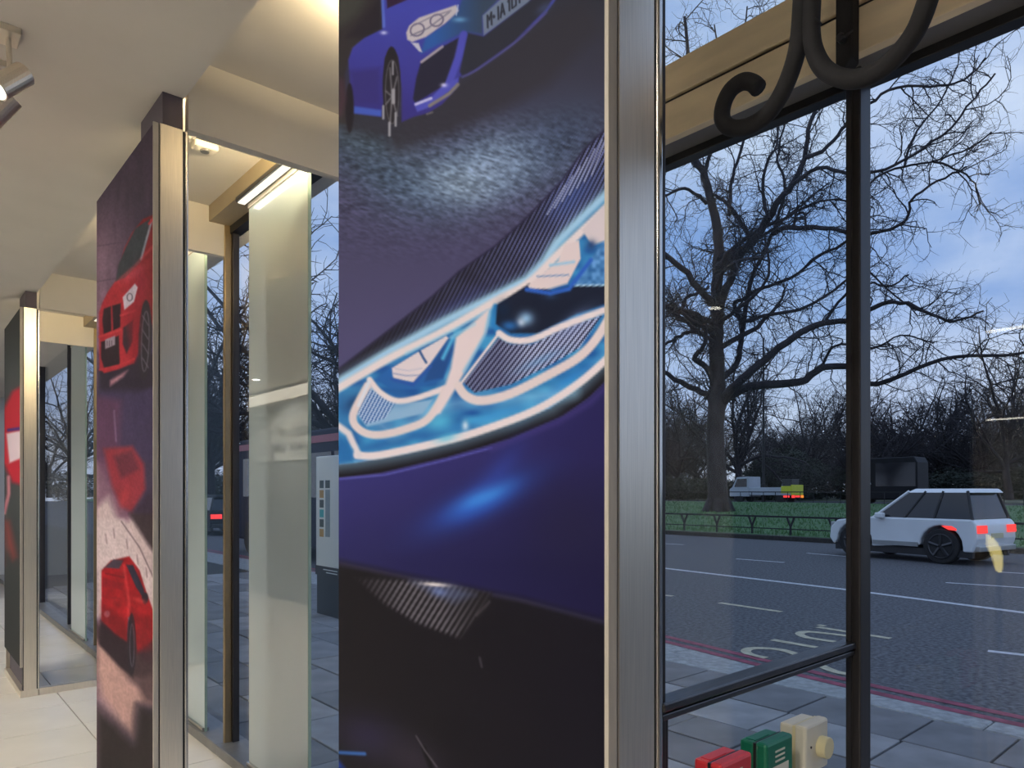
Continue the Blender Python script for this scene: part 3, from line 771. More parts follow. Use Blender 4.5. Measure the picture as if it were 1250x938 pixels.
    P.poly(G([(48, 204), (130, 230), (128, 254), (48, 240)]), (138, 22, 32), 1.2); P.stroke(G([(50, 275), (130, 290)]), 2.5, (150, 24, 32), 1.2); P.ell(*G([(65, 346)])[0], 3.6, 4, 0, (226, 208, 208), 1)
    P.ell(*G([(160, 462)])[0], 5.4, 38, 0, (44, 38, 44), 1); P.ell(*G([(161, 466)])[0], 2.6, 26, 0, (96, 88, 96), 0.7, 1, 1)
    P.poly(G([(182, 490), (248, 440), (248, 545), (200, 520)]), (66, 44, 50), 2.5); P.blob(170, 733, 10, 3, 20, (220, 70, 66), 0.7)
    P.poly(G([(44, 300), (100, 345), (140, 370), (140, 450), (100, 424), (44, 372)]), (120, 20, 28), 4, 0.7)
    P.poly(G([(165, 330), (248, 380), (248, 432), (230, 480), (182, 492)]), (128, 24, 32), 5, 0.65)
    P.stroke(G([(130, 160), (150, 300), (146, 350)]), 2, (226, 76, 74), 2, 0.7); P.stroke(G([(60, 190), (130, 205)]), 1.6, (110, 18, 26), 1)
    P.poly(F([(150, 540), (205, 470), (215, 560), (205, 700), (185, 742)]), (140, 30, 42), 4, 0.6); P.stroke(F([(110, 400), (190, 330), (262, 250)]), 2, (214, 84, 86), 2, 0.6)
    P.stroke(F([(40, 630), (130, 600)]), 2.4, (206, 66, 64), 1.2); P.stroke(F([(42, 770), (120, 752), (185, 725)]), 2.2, (196, 56, 60), 1.2)
    g = vnoise(P.x / 1.6, P.y / 2.2, 14) * 0.6 + vnoise(P.x / 5, P.y / 12, 15) * 0.4
    P.c *= (1 + (g - 0.5) * 0.22)[:, None]

def paint_far(P):
    P.fill(lambda x, y: np.array((74, 78, 75.)) * (1.0 - 0.35 * np.clip((y - 560) / 200, 0, 1))[:, None])
    H = zm(0, 460, 3.908)
    P.poly(H([(-60, 200), (20, 150), (60, 70), (110, 40), (110, 520), (60, 505), (20, 420), (-60, 560)]), (190, 42, 54), 3)
    P.poly(H([(-60, 250), (20, 160), (10, 420), (-60, 500)]), (96, 52, 56), 3, 0.7)
    P.poly(H([(30, 272), (110, 255), (110, 385), (45, 412)]), (222, 200, 196), 1.5); P.stroke(H([(40, 255), (90, 248)]), 3, (50, 50, 130), 1.5)
    P.stroke(H([(-30, 660), (20, 650), (42, 560), (40, 480)]), 4, (190, 120, 124), 1.5); P.stroke(H([(-20, 610), (10, 600), (16, 520)]), 2, (176, 110, 116), 1.5)
    P.poly(H([(20, 690), (45, 690), (80, 860), (60, 880), (30, 800)]), (150, 66, 60), 4, 0.8); P.poly(H([(-60, 700), (20, 690), (20, 900), (-60, 900)]), (110, 50, 54), 5, 0.7)

GAIN = np.array((0.86, 0.88, 1.03))
def column(P, wid, painter, rows, cols, label, gname):
    c = empty('poster_column', (0, 0, 0))
    poster_mesh('poster_print', P + 0.004, P + wid, rows, cols, painter, c, GAIN)
    boxobj('poster_board', XP + 0.001, XP + 0.012, P + 0.004, P + wid, ZP0, ZP1, MAT['core'], c)
    boxobj('edge_trim', XP - 0.004, XP + 0.014, P - 0.004, P + 0.004, ZP0, ZP1 + 0.002, MAT['trim'], c, bevel=0.0015)
    boxobj('shaded_groove', XP + 0.014, XP + 0.019, P + 0.001, P + 0.05, 0.0, ZP1, MAT['black'], c)  # black strip laid in for the shade of a groove
    boxobj('steel_post', XP + 0.019, XP + 0.098, P - 0.002, P + 0.006, 0.0, ZP1 + 0.004, MAT['steel'], c, bevel=0.002)
    boxobj('shadow_gap', XP + 0.098, XP + 0.104, P + 0.003, P + 0.09, 0.0, ZP1, MAT['black'], c)  # black strip standing in for the shaded gap beside the post
    boxobj('polished_strip', XP + 0.104, XP + 0.117, P - 0.003, P + 0.02, 0.0, ZP1 + 0.004, MAT['chrome'], c, bevel=0.004)
    boxobj('core', XP + 0.03, XP + 0.10, P + 0.006, P + wid - 0.02, 0.0, ZP1 - 0.03, MAT['core'], c)
    boxobj('core_head', XP + 0.03, XP + 0.10, P + 0.006, P + 0.30, ZP1 - 0.03, ZC, MAT['core'], c)
    boxobj('foot', XP + 0.005, XP + 0.03, P + wid - 0.06, P + wid - 0.03, 0.0, ZP0, MAT['steel'], c)
    boxobj('base_rail', XP - 0.002, XP + 0.12, P - 0.003, P + wid, 0.0, 0.05, MAT['steel'], c, bevel=0.003)
    return tag(c, label, 'column')
column(P1, 0.757, paint_headlamp, (0.86, 2.62, 720), 330, 'tall column with a poster of a glowing blue car headlamp, steel edged', 'poster columns')
column(P2, 0.94, paint_red, (0.3, 2.83, 560), 96, 'tall steel edged column with a poster of red cars', 'poster columns')
column(P3, 0.94, paint_far, (0.3, 2.8, 300), 40, 'farthest steel edged column with a dark poster of a red and white shape', 'poster columns')

# ------------------------------------------------------------------ glass screen beside the headlamp poster column
gs = empty('glass_screen', (0, 0, 0))
xs0 = XP + 0.117
boxobj('stile', xs0, xs0 + 0.011, P1 + 0.001, P1 + 0.035, 0.0, ZB, MAT['bronze'], gs, bevel=0.002)
boxobj('pane', xs0 + 0.01, XF - 0.03, P1 + 0.008, P1 + 0.014, 1.195, ZB, MAT['glass_screen'], gs)
boxobj('pane', xs0 + 0.01, XF - 0.03, P1 + 0.008, P1 + 0.014, 0.03, 1.170, MAT['glass_screen'], gs)
boxobj('mid_rail', xs0, XF - 0.02, P1 - 0.004, P1 + 0.03, 1.179, 1.193, MAT['railm'], gs, bevel=0.003)
boxobj('rail_bead', xs0, XF - 0.02, P1 - 0.001, P1 + 0.024, 1.166, 1.176, MAT['railm'], gs, bevel=0.002)
boxobj('lower_stile', xs0 + 0.011, xs0 + 0.02, P1 + 0.004, P1 + 0.03, 0.0, 1.168, MAT['black'], gs)
boxobj('bottom_rail', xs0, XF - 0.02, P1 - 0.002, P1 + 0.03, -0.012, 0.05, MAT['railm'], gs, bevel=0.003)
tag(gs, 'clear glass screen with dark mid rail between the headlamp poster and the window', 'glass screen')

# call points fixed on the lower pane
def callbox(name, x, mat_, label, kind):
    zt = 1.092; yb = P1 + 0.009
    e = empty(name, (x, yb, zt - 0.087))
    w = 0.087 if kind != 'key' else 0.086
    dep0, dep1 = 0.026, 0.05
    MB().box(-w / 2 + 0.003, w / 2 - 0.003, -dep0, 0, 0.003, 0.084).build('back_box', mat_, e, bevel=0.004)
    MB().box(-w / 2 + 0.002, w / 2 - 0.002, -dep0 - 0.004, -dep0 + 0.001, 0.003, 0.084).build('seal', MAT['black'] if kind == 'call' else MAT['knob'], e)
    MB().box(-w / 2, w / 2, -dep1, -dep0 - 0.003, 0.0, 0.087).build('cover', mat_, e, bevel=0.005)
    if kind == 'call':
        MB().box(-w / 2 + 0.012, w / 2 - 0.03, -dep0 + 0.003, -0.006, 0.082, 0.0855).build('top_ridge', mat_, e, bevel=0.001)
        for k, z in enumerate((0.068, 0.060, 0.052)):
            MB().box(-0.016, 0.014, -dep1 - 0.0008, -dep1 + 0.001, z, z + 0.003).build('print_line', MAT['cream_box'], e)
        MB().box(-0.026, 0.026, -dep1 - 0.001, -dep1 + 0.001, 0.012, 0.046).build('press_plate', MAT['cream_box'], e)
    else:
        MB().cyl((0.012, -dep1 - 0.016, 0.042), (0.012, -dep1 + 0.001, 0.042), 0.019, 24).build('knob', MAT['knob'], e, bevel=0.002)
        MB().cyl((-0.024, -dep1 - 0.001, 0.048), (-0.024, -dep1 + 0.001, 0.048), 0.0022, 10).build('screw', MAT['black'], e)
        MB().cyl((-0.046, -0.013, 0.05), (-0.038, -0.013, 0.05), 0.012, 16).build('cable_boss', MAT['knob'], e)
    return tag(e, label, 'call point')
callbox('fire_call_point', 0.975, MAT['red_box'], 'red plastic fire call point on the glass screen', 'call')
callbox('door_call_point', 1.105, MAT['green_box'], 'green plastic emergency door release box on the glass screen', 'call')
callbox('key_switch', 1.235, MAT['cream_box'], 'cream switch box with a round yellowed knob on the glass screen', 'key')

# wrought iron scrolls hanging from the bay ceiling in front of the window
ir = empty('iron_scroll', (0.95, 0.46, ZB))
XI = 0.95
def I(pts):
    return [at_x(a, b, XI) - Vector((0.95, 0.46, ZB)) for a, b in pts]
ya = at_x(982, 0, XI)
left = I(curve([(926, 108), (918, 101), (906, 100), (892, 110), (883, 128), (882, 146), (892, 156), (912, 155), (934, 142), (952, 118), (966, 86), (975, 50), (979, 0)], 5))
top = ya - Vector((0.95, 0.46, ZB))
left += [Vector((0, top.y, top.z + 0.2)), Vector((0, top.y, top.z + 0.5)), Vector((0, top.y, 0.003))]
MB().tube(left, 0.0122, 12).build('scroll_bar', MAT['iron'], ir, smooth=True)
yb_ = at_x(992, 0, XI) - Vector((0.95, 0.46, ZB)); yc_ = at_x(1137, 0, XI) - Vector((0.95, 0.46, ZB))
rightp = [Vector((0, yb_.y, 0.003)), Vector((0, yb_.y, yb_.z + 0.5)), Vector((0, yb_.y, yb_.z + 0.2))] + I(curve([(991, 0), (990, 34), (994, 62), (1006, 84), (1026, 95), (1050, 96), (1076, 84), (1100, 62), (1120, 33), (1134, -4)], 5)) + [Vector((0, yc_.y - 0.005, yc_.z + 0.1)), Vector((0, yc_.y, yc_.z + 0.3)), Vector((0, yc_.y, 0.003))]
MB().tube(rightp, 0.0122, 12).build('scroll_bar', MAT['iron'], ir, smooth=True)
cl = at_x(985, 38, XI) - Vector((0.95, 0.46, ZB))
MB().tube([cl + Vector((0, 0.016, -0.012)), cl + Vector((0, -0.016, 0.008))], 0.008, 10).build('collar', MAT['iron'], ir)
MB().box(-0.03, 0.03, yc_.y - 0.03, top.y + 0.03, -0.012, 0.0).build('ceiling_plate', MAT['iron'], ir)
tag(ir, 'black wrought iron scrolls hanging in front of the tall window', 'ironwork')
# dark bracket on the corner mullion head
br = empty('head_bracket', (1.40, P1 - 0.02, 2.3))
MB().prism([(0.016, 0.0), (-0.016, 0.03), (-0.020, 0.79), (0.0, 0.79), (0.016, 0.30)], 0, -0.014, 0.019).build('bracket_plate', MAT['iron'], br, bevel=0.003)
MB().cyl((-0.03, 0.0, 0.07), (-0.012, 0.0, 0.07), 0.008, 14).build('pivot', MAT['railm'], br)
MB().tube([(-0.026, 0.0, 0.07), (-0.032, -0.012, 0.066), (-0.028, -0.022, 0.074)], 0.004, 8).build('arm', MAT['iron'], br)
tag(br, 'black metal bracket at the head of the window mullion behind the iron scrolls', 'bracket')

# ------------------------------------------------------------------ lamps of the room
def aim(o, target):
    d = Vector(target) - o.location
    o.rotation_euler = d.to_track_quat('-Z', 'Y').to_euler()
def spot(loc, target, e, size=60, color=(1.0, 0.93, 0.83), rad=0.05):
    l = bpy.data.lights.new('spot_beam', 'SPOT'); l.energy = e; l.spot_size = R(size); l.spot_blend = 0.9; l.color = color; l.shadow_soft_size = rad
    o = bpy.data.objects.new('spot_beam', l); COL.objects.link(o); o.location = loc; aim(o, target)
    return o
def track_spot(loc, target, e, label, size=60, group=None, vis=True):
    loc = Vector(loc); d = (Vector(target) - loc).normalized()
    s = empty('track_spotlight', (loc.x, loc.y, ZC))
    L0 = loc - Vector((loc.x, loc.y, ZC))
    MB().box(-0.03, 0.03, -0.05, 0.05, -0.02, 0.002).build('track_adapter', MAT['steel'], s, bevel=0.003)
    MB().cyl((0, 0, -0.02), L0 - d * 0.01, 0.008, 10).build('stem', MAT['steel'], s)
    MB().cyl(L0 - d * 0.07, L0 + d * 0.05, 0.036, 24).build('housing', MAT['steel'], s, bevel=0.003)
    MB().cyl(L0 + d * 0.0505, L0 + d * 0.052, 0.030, 24).build('lens', MAT['lamp_white'], s)
    tag(s, label, 'spotlight', group)
    spot(loc + d * 0.06, target, e, size)
a = at_z(10, 101, 2.80); b_ = at_z(-3, 137, 2.80)
track_spot(a, (-1.6, 2.2, 0.6), 30, 'steel track spotlight under the ceiling with its stem and housing in view', 75)
track_spot(b_, (-1.4, 3.9, 0.4), 30, 'steel track spotlight mostly cut off, nearer the farthest dark poster', 60)
track_spot((-1.25, 1.5, 2.80), (0.73, 1.0, 1.7), 80, 'added unseen track spotlight across the room aimed at the headlamp poster', 80)  # unseen lamp added to brighten its poster, like the next two
track_spot((-1.25, 4.4, 2.80), (0.73, 3.3, 1.7), 65, 'added unseen track spotlight across the room aimed at the red car poster', 80)
track_spot((-1.0, 6.6, 2.80), (0.73, 6.8, 1.7), 55, 'added unseen track spotlight across the room aimed at the farthest dark poster', 70)
# recessed downlights across the room
def downlight(x, y, e, label):
    s = empty('downlight', (x, y, ZC))
    MB().tube([(0, 0, -0.004), (0, 0, 0.001)], 0.065, 24).build('bezel', MAT['chrome'], s)
    MB().cyl((0, 0, -0.006), (0, 0, -0.0035), 0.048, 24).build('lens', MAT['lamp_white'], s)
    tag(s, label, 'downlight', 'recessed downlights in the room ceiling')
    spot((x, y, ZC - 0.02), (x, y, 0), e, 150, (1.0, 0.93, 0.82), 0.06)
for y in (-2.4, 0.2, 3.2, 6.2, 9.2, 12.2):
    for x in (-1.9, -0.75):
        downlight(x, y, 142, 'round recessed downlight in the room ceiling')

# free standing sign partition that the frosted glass mirrors
sg = empty('sign_partition', (-1.25, 9.6, 0.0))
MB().box(-0.10, 0.0, -2.2, 1.9, 0.0, 2.74).build('partition_board', MAT['part_grey'], sg, bevel=0.004)
MB().box(-0.001, 0.015, -2.1, 0.93, 1.92, 2.53).build('sign_board', MAT['sign_white'], sg)
MB().box(-0.10, 0.02, -2.2, 1.9, 2.74, 2.93).build('pelmet', MAT['plaster_bay'], sg)
MB().box(0.018, 0.024, -2.15, 1.85, 2.76, 2.91).build('pelmet_light', MAT['pelmet_glow'], sg)
def text_mesh(s, size, name, mat, parent, loc, rot, depth=0.003):
    cu = bpy.data.curves.new(name, 'FONT'); cu.body = s; cu.size = size; cu.extrude = depth; cu.align_x = 'RIGHT'
    ob = bpy.data.objects.new(name, cu); COL.objects.link(ob)
    bpy.context.view_layer.update()
    me = bpy.data.meshes.new_from_object(ob.evaluated_get(bpy.context.evaluated_depsgraph_get()))
    bpy.data.objects.remove(ob)
    me.materials.clear(); me.materials.append(mat)
    o = bpy.data.objects.new(name, me); COL.objects.link(o); o.parent = parent; o.location = loc; o.rotation_euler = rot
    return o
for row, (txt, yr, zr) in enumerate((('WELCOME TO', -0.03, 2.245), ('PARK LANE', 0.27, 2.04))):
    for i, ch in enumerate(reversed(txt)):
        if ch != ' ': text_mesh(ch, 0.17, 'letter', MAT['letter'], sg, (0.018, yr - i * 0.128, zr), (R(90), 0, R(90)))
tag(sg, 'grey partition with a white sign reading welcome to park lane, mirrored in frosted glass', 'partition')
# linear pendants whose reflection shows in the near window
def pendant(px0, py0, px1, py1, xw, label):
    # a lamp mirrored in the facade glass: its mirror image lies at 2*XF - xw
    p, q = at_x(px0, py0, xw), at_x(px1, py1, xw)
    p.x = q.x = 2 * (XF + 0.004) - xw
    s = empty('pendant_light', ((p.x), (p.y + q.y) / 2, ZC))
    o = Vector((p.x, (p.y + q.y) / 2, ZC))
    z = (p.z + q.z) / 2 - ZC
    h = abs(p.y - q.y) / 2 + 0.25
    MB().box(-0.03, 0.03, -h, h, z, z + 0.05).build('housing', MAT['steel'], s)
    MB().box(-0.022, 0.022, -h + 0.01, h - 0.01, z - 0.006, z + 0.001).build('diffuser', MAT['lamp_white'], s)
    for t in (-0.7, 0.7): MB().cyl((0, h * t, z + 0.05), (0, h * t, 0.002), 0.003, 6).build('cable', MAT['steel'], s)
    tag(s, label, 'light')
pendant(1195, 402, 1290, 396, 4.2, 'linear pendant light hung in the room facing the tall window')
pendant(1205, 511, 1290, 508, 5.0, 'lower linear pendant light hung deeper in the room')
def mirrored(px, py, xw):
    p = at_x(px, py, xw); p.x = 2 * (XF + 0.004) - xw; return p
yl = empty('added_curved_glow', tuple(mirrored(1208, 700, 3.6).xy) + (0.0,))  # unseen glowing shape, added so that a yellow reflection shows in the window
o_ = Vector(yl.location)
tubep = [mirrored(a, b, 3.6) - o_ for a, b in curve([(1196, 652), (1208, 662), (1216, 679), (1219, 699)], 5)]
MB().tube(tubep, [0.006 + 0.016 * math.sin(math.pi * i / (len(tubep) - 1)) ** 0.6 for i in range(len(tubep))], 10).build('added_glow', MAT['yellow_glow'], yl, smooth=True)
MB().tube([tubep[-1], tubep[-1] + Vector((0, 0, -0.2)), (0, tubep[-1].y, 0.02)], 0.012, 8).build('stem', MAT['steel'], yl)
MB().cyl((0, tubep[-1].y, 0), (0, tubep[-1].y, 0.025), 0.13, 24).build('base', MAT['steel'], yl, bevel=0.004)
tag(yl, 'made-up curved yellow glow, mirrored in the window over the white car', 'lamp')

# ------------------------------------------------------------------ street: pavement, kerb, road
def kerb_x(y):
    return 5.68 + 0.62 * (1 / (1 + math.exp(-(y - 3.9) * 1.1)))
pv = struct(boxobj('pavement', XF + 0.05, 5.75, -8, 60, PV - 0.25, PV - 0.022, MAT['joint']))
rows_x = [1.58]
while rows_x[-1] < 5.2:
    rows_x.append(rows_x[-1] + random.choice((0.40, 0.47, 0.56)))
rows_x[-1] = 5.46
slab_mats = [MAT['pave'], MAT['pave2'], MAT['pave3'], MAT['pave2']]
cache = {}
for i in range(len(rows_x) - 1):
    x0, x1 = rows_x[i], rows_x[i + 1]
    y = -2.0 - random.random() * 0.5
    while y < 13.5:
        ln = random.choice((0.5, 0.62, 0.75, 0.9, 1.05))
        key = (round(x1 - x0, 3), ln, random.randrange(4))
        if key not in cache:
            o = MB().box(0.008, x1 - x0 - 0.008, 0.008, ln - 0.008, -0.04, 0).build('slab', slab_mats[key[2]], pv, bevel=0.004, seg=1); cache[key] = o.data
        else:
            o = bpy.data.objects.new('slab', cache[key]); COL.objects.link(o); o.parent = pv
        o.location = (x0, y, PV + random.uniform(-0.004, 0.003))
        y += ln
y = -3.0; kn = 0
while y < 22:
    y2 = y + 0.9
    xa, xb = kerb_x(y), kerb_x(y2)
    MB().hexa([(5.465, y + 0.004, RD - 0.1), (xa, y + 0.004, RD - 0.1), (xb, y2 - 0.004, RD - 0.1), (5.465, y2 - 0.004, RD - 0.1)],
              [(5.465, y + 0.004, PV), (xa, y + 0.004, PV), (xb, y2 - 0.004, PV), (5.465, y2 - 0.004, PV)]).build('kerb_stone', MAT['kerb'], pv, bevel=0.01, seg=1)
    y = y2
rd = struct(boxobj('road', 5.6, 22.6, -30, 140, RD - 0.3, RD, MAT['asphalt']))
def rline(pts, w, name, m, lift=0.004):
    return MB().ribbon(pts, w, lift).build(name, m, rd)
G = lambda px, py: at_z(px, py, RD)
def Z3(x, y): return (790 + x / 2.717, 640 + y / 2.717)
def gz(x, y): return G(*Z3(x, y))
p0, p1_ = gz(55, 147), gz(1250, 295)
dirw = (p1_ - p0).normalized()
rline([p0 - dirw * 40, p0, gz(680, 217) * 0.5 + (p0 + (p1_ - p0) * ((gz(680, 217) - p0).length / (p1_ - p0).length)) * 0.5, p1_, p1_ + dirw * 6], 0.16, 'lane_line', MAT['line_white'])
for a_, b2, m in (((295, 116), (455, 128), 'line_white'), ((530, 97), (660, 108), 'line_white'), ((30, 64), (122, 69), 'line_white'), ((240, 262), (445, 292), 'line_cream'),
                  ((20, 233), (85, 240), 'line_cream'), ((990, 195), (1270, 213), 'line_white'), ((1170, 160), (1290, 167), 'line_white'), ((1130, 422), (1290, 440), 'line_white')):
    rline([gz(*a_), gz(*b2)], 0.11, 'lane_dash', MAT[m])
ys = [-2.5 + 0.5 * i for i in range(50)]
rline([Vector((kerb_x(t) + 0.25, t, RD)) for t in ys], 0.10, 'red_line', MAT['line_red'])
rline([Vector((kerb_x(t) + 0.45, t, RD)) for t in ys], 0.10, 'red_line', MAT['line_red'])
# bus stop lettering painted on the road
def Z5(x, y): return (880 + x / 5.435, 730 + y / 5.435)
for pts in ([(640, 196), (870, 233), (1125, 272)],
            curve([(900, 262), (640, 232), (560, 228), (522, 241), (560, 262), (640, 277), (830, 305)], 5),
            [(340, 281), (700, 343)],
            curve([(530, 388), (420, 352), (300, 338), (205, 338), (165, 355), (200, 380), (300, 402)], 5),
            curve([(630, 436), (700, 470), (780, 498), (900, 515)], 5),
            [(800, 350), (880, 366)], [(655, 188), (682, 184)]):
    rline([G(*Z5(*p)) for p in pts], 0.10, 'road_letter', MAT['line_cream'])

# ------------------------------------------------------------------ reservation: lawn, fence, second carriageway, park
def lawn_z(x): return -0.03 + max(0, x - 22.6) * 0.0215
gsx = np.linspace(22.6, 52, 40); gsy = np.linspace(-60, 150, 120)
vv, ff = [], []
for i, x in enumerate(gsx):
    for j, y in enumerate(gsy):
        vv.append((x, y, lawn_z(x) + 0.05 * float(vnoise(np.array([x / 2.0]), np.array([y / 2.0]), 8)[0])))
for i in range(len(gsx) - 1):
    for j in range(len(gsy) - 1):
        k = i * len(gsy) + j; ff.append((k, k + len(gsy), k + len(gsy) + 1, k + 1))
mb = MB(); mb.v, mb.f = vv, ff
struct(mb.build('lawn', MAT['grass'], smooth=True))
mb = MB()
for k in range(16000):
    x = 22.9 + 28 * random.random() ** 1.6; y = random.uniform(2, 38) if random.random() < 0.75 else random.uniform(-15, 70)
    h = random.uniform(0.06, 0.16); a = random.uniform(0, 6.28); w = 0.035; z = lawn_z(x) - 0.01
    n = len(mb.v); mb.v += [(x - w * math.cos(a), y - w * math.sin(a), z), (x + w * math.cos(a), y + w * math.sin(a), z), (x + random.uniform(-.06, .06), y + random.uniform(-.06, .06), z + h + 0.04)]
    mb.f.append((n, n + 1, n + 2))
tag(mb.build('grass_blades', MAT['blade']), 'short green grass on the strip beyond the road', 'grass', kind='stuff')
kb = struct(boxobj('kerb_far', 22.3, 22.75, -40, 140, RD - 0.2, 0.0, MAT['joint']))
struct(boxobj('road', 52, 66, -60, 150, 0.0, 0.56, MAT['asphalt']))
struct(boxobj('park_ground', 66, 330, -170, 320, -0.2, 0.62, MAT['soil']))

fn = empty('low_fence', (22.9, 0, 0))
MB().box(-0.03, 0.03, -12, 60, 0.60, 0.66).build('rail', MAT['fence'], fn)
MB().box(-0.02, 0.02, -12, 60, 0.20, 0.235).build('rail', MAT['fence'], fn)
pm = None
for k in range(48):
    y = -8 + k * 1.42
    if pm is None:
        mb = MB(); mb.prism([(-0.03, -0.1), (0.03, -0.1), (0.03, 0.3), (0.16, 0.62), (0.10, 0.62), (0.0, 0.36), (-0.10, 0.62), (-0.16, 0.62), (-0.03, 0.3)], 0, -0.025, 0.025)
        o = mb.build('post', MAT['fence'], fn); pm = o.data
    else:
        o = bpy.data.objects.new('post', pm); COL.objects.link(o); o.parent = fn
    o.location = (0, y, 0.0)
tag(fn, 'low black fence with forked posts along the far edge of the road', 'fence')
fn2 = empty('far_railing', (51.6, 0, 0.56))
MB().box(-0.03, 0.03, -20, 90, 0.85, 0.92).build('rail', MAT['fence'], fn2)
MB().box(-0.03, 0.03, -20, 90, 0.12, 0.17).build('rail', MAT['fence'], fn2)
pm = None
for k in range(110):
    y = -19 + k * 1.0
    if pm is None:
        o = MB().box(-0.02, 0.02, -0.02, 0.02, -0.05, 0.86).build('bar', MAT['fence'], fn2); pm = o.data
    else:
        o = bpy.data.objects.new('bar', pm); COL.objects.link(o); o.parent = fn2
    o.location = (0, y, 0)
tag(fn2, 'dark upright railing between the lawn and the far carriageway', 'railing')

# lamp post
lpb = at_d(932, 612, 58); lpb.z = 0.58
lp = empty('lamp_post', tuple(lpb))
MB().tube([(0, 0, -0.1), (0, 0, 1.5), (0, 0, 1.6), (0, 0, 13.4)], [0.16, 0.15, 0.11, 0.07], 10).build('pole', MAT['fence'], lp)
MB().tube([(0, 0, 13.3), (-0.5, 0, 13.7), (-1.4, 0, 13.8)], 0.05, 8).build('arm', MAT['fence'], lp)
MB().box(-2.0, -1.3, -0.15, 0.15, 13.72, 13.84).build('lamp_head', MAT['fence'], lp, bevel=0.03)
tag(lp, 'tall thin black lamp post standing beside the big bare tree', 'lamp post')

# ------------------------------------------------------------------ trees
class TB:                                                        # fast collector of thin tubes
    def __init__(s): s.v, s.f = [], []
    def tube(s, pts, rad, n=3):
        base = len(s.v); m = len(pts); prev = None
        for i in range(m):
            p = pts[i]; t = pts[min(i + 1, m - 1)] - pts[max(i - 1, 0)]; t = t / (np.linalg.norm(t) + 1e-9)
            a = np.cross(t, (0.31, 0.87, 0.38)) if prev is None else prev - t * np.dot(prev, t)
            a = a / (np.linalg.norm(a) + 1e-9); prev = a; b = np.cross(t, a)
            for k in range(n):
                w = 2 * math.pi * k / n
                q = p + (a * math.cos(w) + b * math.sin(w)) * rad[i]
                s.v.append((q[0], q[1], q[2]))
        for i in range(m - 1):
            for k in range(n):
                k2 = (k + 1) % n
                s.f.append((base + i * n + k, base + i * n + k2, base + (i + 1) * n + k2, base + (i + 1) * n + k))
    def build(s, name, mat, parent, smooth=True):
        me = bpy.data.meshes.new(name); me.from_pydata(s.v, [], s.f)
        if smooth: me.shade_smooth()
        me.update(); me.materials.append(mat)
        o = bpy.data.objects.new(name, me); COL.objects.link(o)
        if parent is not None: o.parent = parent
        return o

def grow(p, d, length, r0, r1, seg, wig, up, rng):
    pts = [p]; rr = [r0]; d = d / np.linalg.norm(d); st = length / seg
    for i in range(seg):
        d = d + rng.normal(0, wig, 3) + np.array((0, 0, up)); d = d / np.linalg.norm(d)
        p = p + d * st; pts.append(p); rr.append(r0 + (r1 - r0) * (i + 1) / seg)
    return pts, rr
def side_dir(t, rng, spread):
    r = rng.normal(0, 1, 3); r = r - t * np.dot(r, t); r = r / (np.linalg.norm(r) + 1e-9)
    return t * (1 - spread) + r * spread
def twigs(tb, pts, r, level, length, step, rng, limits):
    """hang side shoots along a branch"""
    if level >= len(limits): return
    lo, hi, rad, per, wig, up, seg = limits[level]
    P = [np.array(q, float) for q in pts]
    acc = rng.uniform(0, per)
    for i in range(len(P) - 1):
        L = np.linalg.norm(P[i + 1] - P[i]); t = (P[i + 1] - P[i]) / (L + 1e-9)
        while acc < L:
            q = P[i] + t * acc
            d = side_dir(t, rng, rng.uniform(0.45, 0.75))
            rr0 = min(rad, r[min(i, len(r) - 1)] * 0.75)
            a, b = grow(q, d, rng.uniform(lo, hi), rr0, rad * 0.35, seg, wig, up, rng)
            tb.tube(a, b, 3)
            twigs(tb, a, b, level + 1, 0, 0, rng, limits)
            acc += per * rng.uniform(0.6, 1.4)
        acc -= L

TD = 42.0
mt = empty('bare_plane_tree', tuple(at_d(877, 626, TD)))
ORG = np.array(at_d(877, 626, TD))
def T(px, py, dz=0.0): return np.array(at_d(px, py, TD + dz)) - ORG
rng = np.random.default_rng(21)
pxm = TD / FPX
tb = TB()
def limb(pts, w0, w1, d0=0.0, d1=0.0, n=8, sm=4):
    c = curve(pts, sm); m = len(c)
    P = [T(a, b, d0 + (d1 - d0) * i / (m - 1)) for i, (a, b) in enumerate(c)]
    P = [q + rng.normal(0, 0.03, 3) for q in P]
    rr = [max(0.04, 1.2 * (w0 + (w1 - w0) * (i / (m - 1)) ** 0.8) * pxm / 2) for i in range(m)]
    tb.tube(P, rr, n); LIMBS.append((P, rr))
LIMBS = []
trunk = TB()
tp = curve([(878, 632), (877, 620), (876, 600), (874, 560), (873, 525), (875, 495), (877, 475)], 4)
tw = [34, 27, 24, 22, 20.5, 21, 20]
TP = [T(a, b) for a, b in tp]
TR = [np.interp(i / (len(tp) - 1) * 6, range(7), tw) * pxm / 2 for i in range(len(tp))]
trunk.tube(TP, TR, 16)
trunk.build('trunk', MAT['bark'], mt)
for k in range(7):                                               # root flare
    a = k * 0.9; d = np.array((math.cos(a), math.sin(a), -0.3))
    mbr = TB(); mbr.tube([np.array((0, 0, 0.9)) + d * 0.35, np.array((0, 0, 0.35)) + d * 0.7, np.array((0, 0, 0.0)) + d * 1.15], [0.3, 0.26, 0.1], 8)
    mbr.build('root', MAT['bark'], mt)
limb([(876, 490), (875, 438), (875, 398), (875, 362), (876, 329), (876, 280), (868, 247), (859, 211), (845, 190), (838, 150), (842, 90), (836, 20)], 17, 3, 0, 1.5)
limb([(859, 211), (866, 190), (874, 150), (880, 90), (872, 30)], 5, 1.5, 1, 3)
limb([(876, 330), (890, 316), (903, 308), (919, 296), (939, 267), (949, 247), (967, 226), (982, 193), (987, 160), (1000, 110), (996, 50), (1010, -20)], 11, 2, 0, -4)
limb([(877, 390), (880, 370), (890, 344), (905, 311), (912, 300)], 9, 7, 0, -1)
